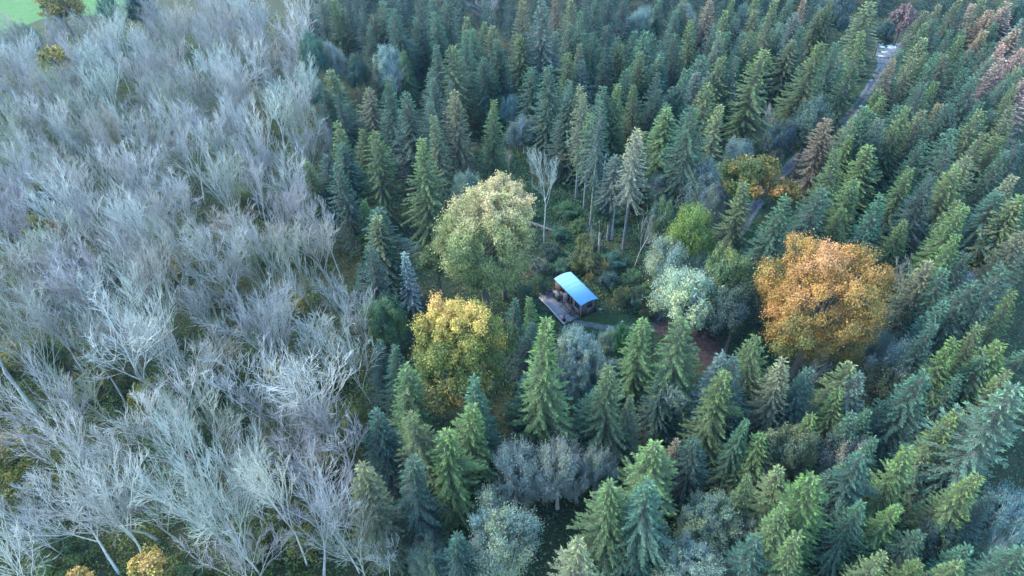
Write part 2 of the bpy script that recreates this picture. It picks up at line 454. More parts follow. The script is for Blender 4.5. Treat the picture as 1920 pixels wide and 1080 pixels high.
# ------------------------------------------------------------------ boxes / tubes for made things
class MB:
    def __init__(s): s.V = []; s.Q = []; s.k = 0
    def add(s, V, Q):
        s.V.append(np.asarray(V, float)); s.Q.append(np.asarray(Q) + s.k); s.k += len(V)
    def box(s, x0, x1, y0, y1, z0, z1):
        V = [(x, y, z) for z in (z0, z1) for x, y in ((x0, y0), (x1, y0), (x1, y1), (x0, y1))]
        s.add(V, [(0, 3, 2, 1), (4, 5, 6, 7), (0, 1, 5, 4), (1, 2, 6, 5), (2, 3, 7, 6), (3, 0, 4, 7)]); return s
    def bar(s, p, q, w, h=None):
        p = np.array(p, float); q = np.array(q, float); h = h or w
        d = unit(q - p); up = np.array([0, 0, 1.0]) if abs(d[2]) < .9 else np.array([1.0, 0, 0])
        a = unit(np.cross(d, up)) * w / 2; b = unit(np.cross(a, d)) * h / 2
        V = [p - a - b, p + a - b, p + a + b, p - a + b, q - a - b, q + a - b, q + a + b, q - a + b]
        s.add(V, [(0, 1, 2, 3), (7, 6, 5, 4), (0, 4, 5, 1), (1, 5, 6, 2), (2, 6, 7, 3), (3, 7, 4, 0)]); return s
    def lathe(s, prof, c=(0, 0), n=20):
        a = np.arange(n) * 2 * math.pi / n
        V = np.concatenate([np.stack([c[0] + r * np.cos(a), c[1] + r * np.sin(a), np.full(n, z)], 1) for r, z in prof])
        Q = [(i * n + j, i * n + (j + 1) % n, (i + 1) * n + (j + 1) % n, (i + 1) * n + j) for i in range(len(prof) - 1) for j in range(n)]
        s.add(V, Q); return s
    def build(s, name, mat, parent=None, bevel=0.0, loc=(0, 0, 0), smooth=False):
        me = mesh(name, np.concatenate(s.V), np.concatenate(s.Q), mat, smooth=smooth)
        o = obj(name, me, parent, loc)
        if bevel:
            b = o.modifiers.new("bevel", 'BEVEL'); b.width = bevel; b.segments = 2; b.limit_method = 'ANGLE'
        return o

# ------------------------------------------------------------------ setting: ground, field, paths
def vnoise(x, y, scale, seed):
    rg = np.random.default_rng(seed); T = rg.random((128, 128))
    u = x / scale + 1000.3; v = y / scale + 1000.7
    i = np.floor(u).astype(int); j = np.floor(v).astype(int); fu = u - i; fv = v - j
    fu = fu * fu * (3 - 2 * fu); fv = fv * fv * (3 - 2 * fv)
    a = T[i % 128, j % 128]; b = T[(i + 1) % 128, j % 128]; c = T[i % 128, (j + 1) % 128]; d = T[(i + 1) % 128, (j + 1) % 128]
    return (a * (1 - fu) + b * fu) * (1 - fv) + (c * (1 - fu) + d * fu) * fv

def sheet(name, xs, ys, zf, mat):
    X, Y = np.meshgrid(xs, ys, indexing='ij'); Z = zf(X, Y)
    V = np.stack([X, Y, Z], -1).reshape(-1, 3); n = len(ys)
    i, j = np.meshgrid(np.arange(len(xs) - 1), np.arange(n - 1), indexing='ij')
    k = (i * n + j).ravel()
    Q = np.stack([k, k + n, k + n + 1, k + 1], 1)
    return obj(name, mesh(name, V, Q, mat, smooth=True))

M_GROUND = mat_noise("forest_floor", [(0.25, (0.022, 0.030, 0.014)), (0.5, (0.045, 0.052, 0.024)), (0.75, (0.075, 0.062, 0.035))], 0.35, bump=(0.5, 0.3))
M_FIELD = mat_noise("pasture", [(0.3, (0.045, 0.115, 0.03)), (0.5, (0.065, 0.15, 0.04)), (0.75, (0.11, 0.19, 0.06))], 0.35)
M_GRAVEL = mat_noise("gravel", [(0.3, (0.09, 0.09, 0.11)), (0.5, (0.15, 0.15, 0.17)), (0.7, (0.24, 0.24, 0.26))], 1.2)
M_LITTER = mat_noise("leaf_litter_soil", [(0.3, (0.048, 0.034, 0.034)), (0.5, (0.085, 0.058, 0.058)), (0.72, (0.13, 0.092, 0.09))], 1.0, bump=(0.4, 0.1))
M_PATH = mat_noise("path_earth", [(0.3, (0.06, 0.065, 0.055)), (0.5, (0.10, 0.10, 0.095)), (0.72, (0.16, 0.155, 0.15))], 1.4)
M_LAWN = mat_noise("mown_grass", [(0.3, (0.022, 0.05, 0.018)), (0.5, (0.035, 0.08, 0.026)), (0.75, (0.06, 0.105, 0.035))], 0.9, bump=(0.5, 0.15))

xs = np.concatenate([[-1500, -700, -350], np.arange(-240, 241, 8.0), [350, 700, 1500]])
ys = np.concatenate([[-400, -60], np.arange(0, 281, 8.0), [400, 800, 1800]])
ground = sheet("ground", xs, ys, lambda x, y: 0 * x, M_GROUND); tag(ground, kind="structure")

def poly_sheet(name, pts, z, mat, kind="structure", wob=0.25, seed=1):
    """closed outline, wobbled, filled"""
    import bmesh
    P = [np.array(p[:2], float) for p in pts]; out = []; rnd = random.Random(seed)
    for a, b in zip(P, P[1:] + P[:1]):
        n = max(2, int(np.linalg.norm(b - a) / 0.9)); n = min(n, 60)
        for i in range(n):
            q = a + (b - a) * i / n
            out.append(q + np.array([rnd.gauss(0, wob), rnd.gauss(0, wob)]) * 0.5)
    me = bpy.data.meshes.new(name); bm = bmesh.new()
    bm.faces.new([bm.verts.new((q[0], q[1], z)) for q in out])
    bmesh.ops.triangulate(bm, faces=bm.faces[:]); bm.normal_update()
    if bm.faces[:][0].normal.z < 0: bmesh.ops.reverse_faces(bm, faces=bm.faces[:])
    bm.to_mesh(me); bm.free(); me.materials.append(mat)
    return tag(obj(name, me), kind=kind)

def strip(name, line, w, z, mat, off=0.0, wob=0.08, seed=3, parent=None):
    """ribbon along a smoothed polyline"""
    P = np.array([p[:2] for p in line], float); rnd = np.random.default_rng(seed)
    for _ in range(3):
        P = np.concatenate([[P[0]], np.stack([P[:-1] * .75 + P[1:] * .25, P[:-1] * .25 + P[1:] * .75], 1).reshape(-1, 2), [P[-1]]])
    d = unit(np.gradient(P, axis=0)); nrm = np.stack([-d[:, 1], d[:, 0]], 1)
    w = np.interp(np.linspace(0, 1, len(P)), np.linspace(0, 1, len(w)), w) if hasattr(w, "__len__") else np.full(len(P), w)
    A = P + nrm * (off + w / 2 + rnd.normal(0, wob, len(P)))[:, None]; B = P + nrm * (off - w / 2 + rnd.normal(0, wob, len(P)))[:, None]
    V = np.concatenate([np.c_[A, np.full(len(A), z)], np.c_[B, np.full(len(B), z)]]); n = len(P); i = np.arange(n - 1)
    return tag(obj(name, mesh(name, V, np.stack([i, i + n, i + n + 1, i + 1], 1), mat), parent), kind="structure")

poly_sheet("field", [G(-420, 170), G(0, 66), G(78, 36), G(150, 30), G(240, 26), G(250, -20), G(240, -150), G(-420, -150)], 0.02, M_FIELD)
poly_sheet("lawn", [G(1070, 606), G(1092, 592), G(1125, 588), G(1165, 596), G(1225, 598), G(1240, 632), G(1180, 640), G(1110, 640), G(1085, 628)], 0.004, M_LAWN, seed=4)
poly_sheet("leaf_litter_clearing", [G(1222, 600), G(1262, 596), G(1312, 604), G(1345, 640), G(1385, 690), G(1400, 740), G(1360, 740), G(1325, 690), G(1290, 650), G(1258, 632), G(1228, 628)], 0.008, M_LITTER, seed=5)
strip("footpath", [G(1062, 604), G(1085, 604), G(1115, 611), G(1150, 616), G(1190, 615), G(1232, 612)], [1.6, 1.0, .8, .9, 1.3, 1.9], 0.012, M_PATH)
TRK = [(18, 62), (30, 74), G(1440, 350), G(1465, 327), G(1500, 292), G(1560, 248), G(1603, 208), G(1640, 150), G(1656, 118), G(1664, 96)]
strip("track_verge", TRK, 3.0, 0.004, M_LAWN, wob=0.25)
strip("track", TRK, 1.75, 0.008, M_PATH, wob=0.12)
strip("wheel_rut", TRK, 0.5, 0.012, M_GRAVEL, off=0.62)
strip("wheel_rut", TRK, 0.5, 0.012, M_GRAVEL, off=-0.62, seed=8)
poly_sheet("gravel_yard", [G(1646, 128), G(1640, 96), G(1642, 81), G(1690, 81), G(1690, 92), G(1678, 104), G(1668, 122), G(1655, 132)], 0.016, M_GRAVEL, seed=7)
M_PUD = mat_plain("standing_water", (0.35, 0.42, 0.5), 0.08, 0.9, 0.1)
for k, (a, b, w) in enumerate(((1656, 88, 1.0), (1670, 88, 1.6), (1658, 97, .8), (1652, 105, .7))):
    p = G(a, b); rr = random.Random(k)
    poly_sheet("puddle", [(p[0] + math.cos(t) * w * rr.uniform(.6, 1.2), p[1] + math.sin(t) * w * .6 * rr.uniform(.6, 1.2)) for t in np.arange(0, 6.28, .6)], 0.020, M_PUD, wob=0.1)

# ---- the hut frame: local x runs back along the deck side, local y points out over the deck
HN = np.array([8.8, 62.5]); HA = math.atan2(.872, -.4895)
def hut_local(x, y):
    c, s = math.cos(HA), math.sin(HA)
    return (x - HN[0]) * c + (y - HN[1]) * s, -(x - HN[0]) * s + (y - HN[1]) * c

M_WALLX = mat_planks("dark_weathered_boards", (0.10, 0.072, 0.065), (0.21, 0.165, 0.15), 0.16, 0)
M_WALLY = mat_planks("dark_weathered_end_boards", (0.10, 0.072, 0.065), (0.21, 0.165, 0.15), 0.16, 1)
M_ROOF = mat_plain("pale_blue_sheet_roof", (0.20, 0.41, 0.57), 0.85, 0.12, 0.10, 1.2)
M_FRAME = mat_plain("window_frame_wood", (0.10, 0.075, 0.07), 0.6)
M_SILL = mat_plain("pale_sill_wood", (0.34, 0.30, 0.28), 0.7)
M_GLASS = mat_plain("dark_window_glass", (0.012, 0.016, 0.02), 0.06, 0.8, 0.1)
M_DECK = mat_planks("grey_deck_boards", (0.14, 0.14, 0.15), (0.25, 0.25, 0.26), 0.145, 0)
M_EDGE = mat_plain("pale_edge_board", (0.62, 0.61, 0.58), 0.6, 0.3, 0.08)
M_OLDW = mat_plain("weathered_wood", (0.14, 0.12, 0.105), 0.8, 0.2, 0.35, 6)
M_TANW = mat_plain("tan_wood", (0.23, 0.195, 0.15), 0.75, 0.2, 0.25, 6)
M_DARK = mat_plain("black_iron", (0.02, 0.02, 0.022), 0.5, 0.4)
M_MAT = mat_plain("orange_mat", (0.42, 0.24, 0.16), 0.9, 0.1, 0.2, 10)
M_STEEL = mat_plain("brushed_handle", (0.5, 0.5, 0.48), 0.35, 0.5, metal=0.8)

def frame_thing(name, label, cat, group=None):
    return empty(name, (HN[0], HN[1], 0), HA, label, cat, group)

hut = frame_thing("wooden_hut", "small dark timber hut with curved pale blue roof beside a grey deck", "hut")
L_, Wd_ = 6.0, 2.5; Z0, ZE, ZA = 0.12, 2.46, 2.68
def wall_x(y0, y1, ops):          # wall along x with openings (x0,x1,z0,z1)
    m = MB(); cur = 0.0
    for a, b, c, d in sorted(ops):
        m.box(cur, a, y0, y1, Z0, ZE); m.box(a, b, y0, y1, Z0, c); m.box(a, b, y0, y1, d, ZE); cur = b
    m.box(cur, L_, y0, y1, Z0, ZE); return m
OPF = [(0.42, 1.28, 1.25, 2.12), (1.75, 2.95, 0.62, 2.25), (3.62, 4.75, 1.25, 2.12)]
wall_x(-0.08, 0.0, OPF).build("wall", M_WALLX, hut)
wall_x(-Wd_, -Wd_ + 0.08, []).build("wall", M_WALLX, hut)
def arc_z(y):                      # underside of the curved roof
    u = (y + Wd_ / 2) / (Wd_ / 2); return ZE + (ZA - ZE) * (1 - u * u)
def end_wall(x0, x1, op=None):
    m = MB(); y0, y1 = -Wd_ + .08, -.08
    if op:
        a, b, c, d = op; m.box(x0, x1, y0, a, Z0, ZE).box(x0, x1, b, y1, Z0, ZE).box(x0, x1, a, b, Z0, c).box(x0, x1, a, b, d, ZE)
    else: m.box(x0, x1, y0, y1, Z0, ZE)
    ysn = np.linspace(-Wd_ + .02, -.02, 15)
    for a, b in zip(ysn[:-1], ysn[1:]):
        za, zb = arc_z(a) - .004, arc_z(b) - .004
        V = [(x, y, z) for x in (x0, x1) for y, z in ((a, ZE), (b, ZE), (b, zb), (a, za))]
        m.add(V, [(0, 1, 2, 3), (7, 6, 5, 4), (3, 2, 6, 7), (0, 4, 5, 1)])
    return m
end_wall(0.0, 0.08, (-1.78, -1.02, 1.30, 2.02)).build("wall", M_WALLY, hut)
end_wall(L_ - .08, L_).build("wall", M_WALLY, hut)
m = MB(); yy = np.linspace(-Wd_ - .12, .12, 25)
def rz(y):
    u = (y + Wd_ / 2) / (Wd_ / 2 + .12); return ZE - .03 + (ZA - ZE + .05) * (1 - u * u)
for a, b in zip(yy[:-1], yy[1:]):
    V = [(x, y, z) for x in (-.16, L_ + .16) for y, z in ((a, rz(a)), (b, rz(b)), (b, rz(b) + .05), (a, rz(a) + .05))]
    m.add(V, [(0, 3, 2, 1), (4, 5, 6, 7), (3, 7, 6, 2), (0, 1, 5, 4)] + ([(0, 4, 7, 3)] if a == yy[0] else []) + ([(1, 2, 6, 5)] if b == yy[-1] else []))
roof = m.build("roof", M_ROOF, hut, smooth=False)
s_ = MB()
for x in np.arange(0.55, L_, 0.82):
    for a, b in zip(yy[:-1], yy[1:]):
        s_.bar((x, a, rz(a) + .055), (x, b, rz(b) + .055), 0.03, 0.016)
s_.build("seam", M_ROOF, roof)
MB().box(-.02, L_ + .02, -Wd_ - .03, -Wd_ - .003, Z0 - .02, Z0 + .14).box(-.02, L_ + .02, .003, .03, Z0 - .02, Z0 + .14).build("skirting", M_FRAME, hut)
MB().box(-.012, .03, -.004, .018, Z0 + .15, ZE).box(-.018, -.004, -.09, .03, Z0 + .15, ZE).build("corner_post", M_SILL, hut)
def window(op, side):
    a, b, c, d = op; t = .05
    def bx(m, u0, u1, v0, v1, w0, w1):    # u along wall, w outwards
        return m.box(u0, u1, w0, w1, v0, v1) if side == 'x' else m.box(-w1, -w0, u0, u1, v0, v1)
    f = MB(); e = .025
    bx(f, a, a + t, c, d, -.06, e); bx(f, b - t, b, c, d, -.06, e); bx(f, a + t, b - t, c, c + t, -.06, e); bx(f, a + t, b - t, d - t, d, -.06, e)
    mid = (a + b) / 2; bx(f, mid - .02, mid + .02, c + t, d - t, -.05, e - .008)
    w = f.build("window", M_FRAME, hut)
    p = MB(); bx(p, a + t, b - t, c + t, d - t, -.045, -.035); p.build("pane", M_GLASS, w)
    s = MB(); bx(s, a - .06, b + .06, c - .05, c - .003, .003, .07); s.build("sill", M_SILL, w)
window(OPF[0], 'x'); window(OPF[2], 'x')
window((-1.78, -1.02, 1.30, 2.02), 'y')
a, b, c, d = OPF[1]; mid = (a + b) / 2
for x0, x1 in ((a, mid - .005), (mid + .005, b)):
    f = MB(); f.box(x0, x0 + .09, -.06, .01, c, d).box(x1 - .09, x1, -.06, .01, c, d).box(x0 + .09, x1 - .09, -.06, .01, c, c + .35).box(x0 + .09, x1 - .09, -.06, .01, d - .09, d)
    dr = f.build("door", M_FRAME, hut)
    MB().box(x0 + .09, x1 - .09, -.045, -.035, c + .35, d - .09).build("pane", M_GLASS, dr)
    hx = x1 - .05 if x0 == a else x0 + .05
    MB().box(hx - .012, hx + .012, .012, .05, 1.35, 1.50).build("handle", M_STEEL, dr)
dl = MB(); dl.bar((2.97, .02, 1.43), (3.35, .50, 1.43), 0.04, 1.55); dl.build("door", M_SILL, hut)["label"] = "pale opened door leaf"

deck = frame_thing("timber_deck", "low grey plank deck with pale outer edge in front of the hut", "deck")
MB().box(.1, 6.5, .035, 2.5, .38, .42).build("deck_surface", M_DECK, deck)
MB().box(.1, 6.5, 2.5, 2.56, .18, .49).build("edge_board", M_EDGE, deck)
MB().box(6.5, 6.57, .035, 2.56, .18, .49).build("edge_board", M_EDGE, deck)
MB().box(.04, .1, .035, 2.56, .18, .40).build("edge_board", M_OLDW, deck)
for x in (.2, 2.2, 4.3, 6.35):
    for y in (.3, 2.35): MB().box(x, x + .1, y, y + .1, -.1, .379).build("support_post", M_OLDW, deck)

cab = frame_thing("kitchen_cabinet", "open wooden outdoor cabinet with pale top standing on the deck against the hut", "cabinet")
MB().box(3.95, 5.08, .40, 1.02, 1.42, 1.47).build("worktop", M_TANW, cab)
for x in (4.0, 4.52, 4.99): MB().box(x, x + .04, .44, .98, .43, 1.417).build("side_panel", M_OLDW, cab)
MB().box(4.04, 4.99, .44, .46, .43, 1.417).build("back_panel", M_OLDW, cab)
MB().box(4.045, 4.515, .465, .95, .80, .83).build("shelf", M_OLDW, cab)
MB().box(4.045, 4.515, .95, .975, .86, 1.40).build("door", M_TANW, cab)

st = frame_thing("entrance_steps", "wooden steps with a pale handrail rising from the deck to the hut door", "steps")
MB().box(1.5, 2.95, .08, .62, .58, .63).build("landing", M_OLDW, st)
MB().box(1.5, 2.95, .66, .98, .50, .55).build("tread", M_OLDW, st)
for x in (1.42, 2.97): MB().bar((x, .60, .56), (x, 1.35, .45), .05, .14).build("stringer", M_TANW, st)
h = MB(); h.bar((2.9, .64, 1.42), (1.3, .64, 1.42), .06); h.build("handrail", M_TANW, st)
h = MB(); h.bar((1.3, .60, 1.42), (1.3, 1.6, .95), .06); h.build("handrail", M_TANW, st)
for p, q in (((2.9, .64, .43), (2.9, .64, 1.39)), ((1.3, .64, .43), (1.3, .64, 1.39)), ((1.3, 1.56, .43), (1.3, 1.56, .93))):
    MB().bar(p, q, .06).build("post", M_TANW, st)

def crate(x, y, rz, w, label):
    a = hut_local(0, 0); c, s = math.cos(HA), math.sin(HA)
    e = empty("wooden_crate", (HN[0] + x * c - y * s, HN[1] + x * s + y * c, .425), HA + rz, label, "crate", "wooden crates on the deck by the steps")
    for z in (.02, .14, .26):
        MB().box(-w, w, -.2, -.18, z, z + .09).build("side_board", M_OLDW, e); MB().box(-w, w, .18, .2, z, z + .09).build("side_board", M_OLDW, e)
    MB().box(-w, -w + .02, -.178, .178, .02, .36).build("end_board", M_TANW, e); MB().box(w - .02, w, -.178, .178, .02, .36).build("end_board", M_TANW, e)
    MB().box(-w + .022, w - .022, -.178, .178, .0, .018).build("base_board", M_OLDW, e)
crate(1.02, .86, .2, .22, "small slatted wooden crate on the deck at the foot of the handrail")
crate(.50, .55, 0, .38, "long slatted wooden crate on the deck against the near corner of the hut")
mt = obj("door_mat", mesh("door_mat", *[x for x in (lambda m: (np.concatenate(m.V), np.concatenate(m.Q)))(MB().box(.95, 1.6, 1.9, 2.3, .425, .445))], M_MAT), None, (HN[0], HN[1], 0))
mt.rotation_euler = (0, 0, HA); tag(mt, "faded orange mat lying on the grey deck", "mat")
def place_local(x, y, z=0.0):
    c, s = math.cos(HA), math.sin(HA); return (HN[0] + x * c - y * s, HN[1] + x * s + y * c, z)
ch = empty("chiminea", place_local(.30, 2.32, .425), 0, "small black cone-shaped stove on the near outer corner of the deck", "stove")
MB().lathe([(0.0, .14), (.15, .16), (.21, .28), (.20, .42), (.12, .58), (.07, .68), (.06, .95), (.0, .95)]).build("body", M_DARK, ch, smooth=True)
for k in range(3):
    t = k * 2.1; MB().bar((.14 * math.cos(t), .14 * math.sin(t), .19), (.2 * math.cos(t), .2 * math.sin(t), 0), .03).build("leg", M_DARK, ch)
MB().lathe([(.0, 1.0), (.1, .975), (.0, 1.06)]).build("cap", M_DARK, ch)
def chair(x, y, rz, label):
    e = empty("garden_chair", place_local(x, y, .425), HA + rz, label, "chair", "dark chairs on the deck")
    for k in range(5): MB().box(-.2 + k * .085, -.13 + k * .085, -.2, .2, .42, .44).build("seat_slat", M_DARK, e)
    for k in range(3): MB().box(-.22, -.20, -.2, .2, .55 + k * .12, .63 + k * .12).build("back_slat", M_DARK, e)
    for a, b in ((-.2, -.2), (-.2, .18), (.2, -.2), (.2, .18)):
        MB().box(a, a + .025, b, b + .025, 0, .9 if a < 0 else .419).build("leg", M_DARK, e)
chair(5.75, 2.0, 3.1, "dark slatted chair on the deck nearest the outer back corner")
chair(5.75, .85, 2.8, "dark slatted chair on the deck nearest the far end of the hut")
tb = empty("garden_table", place_local(5.75, 1.45, .425), HA, "small round dark table between two chairs on the deck", "table")
MB().lathe([(.0, .70), (.30, .70), (.30, .73), (.0, .73)]).build("table_top", M_DARK, tb)
for k in range(3):
    t = k * 2.1 + .4; MB().bar((.08 * math.cos(t), .08 * math.sin(t), .69), (.26 * math.cos(t), .26 * math.sin(t), 0), .025).build("leg", M_DARK, tb)
g = G(1166, 608); pb = empty("path_marker", (g[0], g[1], 0), .3, "short pale wooden marker block standing on the grass beside the footpath", "marker")
MB().box(-.13, .13, -.1, .1, 0, .48).build("block", M_TANW, pb, 0.01)
MB().box(-.16, .16, -.13, .13, .483, .52).build("cap", M_SILL, pb, 0.008)
MB().box(-.07, .07, -.108, -.102, .18, .36).build("plate", M_OLDW, pb)
g = place_local(-.3, -3.0); sb = empty("log_stump", (g[0], g[1], 0), 0, "cut log stump on the grass behind the near end of the hut", "stump")
MB().lathe([(.30, -.1), (.25, .05), (.22, .4), (.21, .52)]).build("bark", M_OLDW, sb, smooth=True)
MB().lathe([(.0, .525), (.205, .523)]).build("cut_face", M_TANW, sb)
# fallen trunk, tall snag
a = G(992, 420); b = G(1034, 434)
lg = empty("fallen_log", (*a[:2], 0), 0, "long fallen grey trunk lying across the green clearing below the bare birch", "log")
v = b - a; V, Q = prisms([(0, 0, .35), v * .5 + (0, 0, .3), v * 1.0 + (0, 0, .25)], [v * .5 + (0, 0, .3), v * 1.0 + (0, 0, .25), v * 1.6 + (0, 0, .2)], [.28, .24, .2], [.24, .2, .12], 10)
obj("trunk", mesh("log", V, Q, BARK, smooth=True), lg, color=(.17, .15, .15))
V, Q = prisms([v * .7 + (0, 0, .3), v * 1.1 + (0, 0, .3)], [v * .85 + (.5, 1.0, .7), v * 1.2 + (.3, -.9, .6)], [.07, .06], [.03, .02], 5)
obj("branch_stub", mesh("log_stub", V, Q, BARK), lg, color=(.17, .15, .15))

# ---- thin blue evening air round camera and scene
M_HAZE = bpy.data.materials.new("haze"); M_HAZE.use_nodes = True; ht = M_HAZE.node_tree; ht.nodes.clear()
ho = ht.nodes.new("ShaderNodeOutputMaterial"); hv = ht.nodes.new("ShaderNodeVolumePrincipled")
hv.inputs["Color"].default_value = (0.28, 0.66, 1.0, 1); hv.inputs["Density"].default_value = 0.00009; hv.inputs["Anisotropy"].default_value = 0.2
ht.links.new(hv.outputs[0], ho.inputs["Volume"])
hz = obj("haze", mesh("haze", *(lambda m: (m.V[0], m.Q[0]))(MB().box(-1520, 1520, -420, 1820, -1.2, 63.0)), M_HAZE)); tag(hz, kind="stuff")

# ------------------------------------------------------------------ trees
SPR = [spruce(11, R=2.9, droop=.22, shape=.80), spruce(12, R=2.6, droop=.38, shape=.72, ragged=.32), spruce(13, R=3.1, droop=.16, shape=.9),
       spruce(14, R=2.8, droop=.45, shape=.70, dens=.85, ragged=.4), spruce(15, R=2.7, droop=.28, shape=.78, dens=1.15), spruce(16, R=3.0, droop=.30, shape=.62, ragged=.3),
       spruce(17, R=2.5, droop=.20, shape=.85), spruce(18, R=3.2, droop=.40, shape=.75, ragged=.38), spruce(19, R=2.8, droop=.12, shape=.95, dens=1.1), spruce(20, R=2.9, droop=.34, shape=.66, ragged=.28),
       spruce(21, R=2.7, droop=.5, shape=.6, dens=.8, ragged=.5), spruce(22, R=2.2, droop=.25, shape=.7, ragged=.45), spruce(23, R=3.3, droop=.3, shape=1.05, ragged=.35), spruce(24, R=2.6, droop=.15, shape=.55, dens=1.1, ragged=.4)]
SPR_HI = [spruce(31, H=20, R=2.7, cb=9.0, droop=.4, shape=.7, dens=.9, ragged=.4), spruce(32, H=20, R=2.5, cb=8.0, droop=.35, shape=.75, ragged=.35)]
BARE = [bare(41, R=3.6, limbs=6), bare(42, R=4.4, limbs=7, up=.35), bare(43, R=3.0, limbs=5, fork=.42), bare(44, R=4.0, limbs=6, fork=.28, up=.7),
        bare(45, R=3.3, limbs=7, fork=.38, up=.6), bare(46, R=4.8, limbs=7, fork=.30, up=.25), bare(47, R=2.7, limbs=5, fork=.45, up=.8), bare(48, R=3.8, limbs=6, fork=.33, up=.45)]
FAN = bare(49, H=16, R=8.0, limbs=10, fork=.16, up=.12, twigs=5, fine=1.2)
LF = [broadleaf(61, R=3.5, H=10, leaf=.19, n=26000), broadleaf(62, R=3.5, H=10, lobes=24, lr=.42, leaf=.19, n=26000), broadleaf(63, R=3.5, H=10, lobes=44, lr=.30, leaf=.18, n=26000)]
WIL = [broadleaf(71, R=3.5, H=8, lobes=40, lr=.34, leaf=.15, n=28000, twiggy=.7, open_=.35), broadleaf(72, R=3.5, H=8, lobes=28, lr=.40, leaf=.15, n=26000, twiggy=.8, open_=.4)]
HAZ = [broadleaf(73, R=3.5, H=7.4, lobes=36, lr=.38, leaf=.15, n=17000, twiggy=1.6, open_=.5)]
SHB = [broadleaf(81, R=2.0, H=3.6, lobes=18, lr=.42, leaf=.17, n=6000), broadleaf(82, R=2.0, H=3.4, lobes=14, lr=.45, leaf=.17, n=5000, open_=.3, twiggy=.5)]

TONE = {  # crown colour, trunk colour, words
 'g': ((.041, .098, .066), "mid green"), 'y': ((.076, .132, .050), "yellow-green"), 'd': ((.027, .070, .058), "dark blue-green"),
 'k': ((.105, .135, .074), "khaki-topped"), 's': ((.078, .135, .112), "pale silvery green"), 'b': ((.150, .135, .085), "brown-tinged"), 'p': ((.235, .165, .150), "pinkish dying")}
REC = []; rnd = random.Random(5)
KINDN = {}
def put(kind, var, x, y, sx, sz, col, tcol, noun, tone, cat, group, size="", rz=None, tilt=(0, 0), label=None):
    e = bpy.data.objects.new(kind, None); C.objects.link(e)
    e.location = (x, y, 0); e.rotation_euler = (tilt[0], tilt[1], rnd.uniform(0, 6.28) if rz is None else rz); e.empty_display_size = .3
    e.scale = (sx, sx, sz)
    for nm, me, cc in (("trunk", var[0], tcol), ("branches" if kind.startswith("bare") else "crown", var[1], col)):
        o = bpy.data.objects.new(nm, me); C.objects.link(o); o.parent = e; o.color = (*cc, 1)
    tag(e, label, cat, group)
    REC.append(dict(o=e, noun=noun, tone=tone, size=size, kind=kind, x=x, y=y, label=label))
    return e
def jit(c, a=.12):
    g = rnd.uniform(1 - a, 1 + a); return tuple(min(1, v * g * rnd.uniform(1 - a * .5, 1 + a * .5)) for v in c)

OCC = []
def spruce_at(px, py, tone, size="", h=None, high=None):
    if h is None: h = {'': rnd.uniform(13.5, 17.5), '+': rnd.uniform(19, 21), '-': rnd.uniform(10.5, 12.5)}[size]
    w = {'': 1.08, '+': 1.3, '-': .84}[size] * rnd.uniform(.88, 1.14) * (1.20 if py < 400 else 1.02)
    p = G(px, py, h)
    kind = "larch_tree" if tone in 'p' else "spruce_tree"
    var = SPR[rnd.randrange(len(SPR))]; hz = h / 18.0
    if high: var = SPR_HI[high - 1]; hz = h / 20.0
    tc = (.30, .28, .27) if high else (.14, .12, .11)
    OCC.append((p[0], p[1], 2.6 * w))
    return put(kind, var, p[0], p[1], w, hz, jit(TONE[tone][0], .2), tc, "larch" if kind[0] == 'l' else "spruce", TONE[tone][1], "conifer tree",
               "dying larches in the plantation" if kind[0] == 'l' else  "spruces of the conifer forest", size, tilt=(rnd.gauss(0, .022), rnd.gauss(0, .022)))

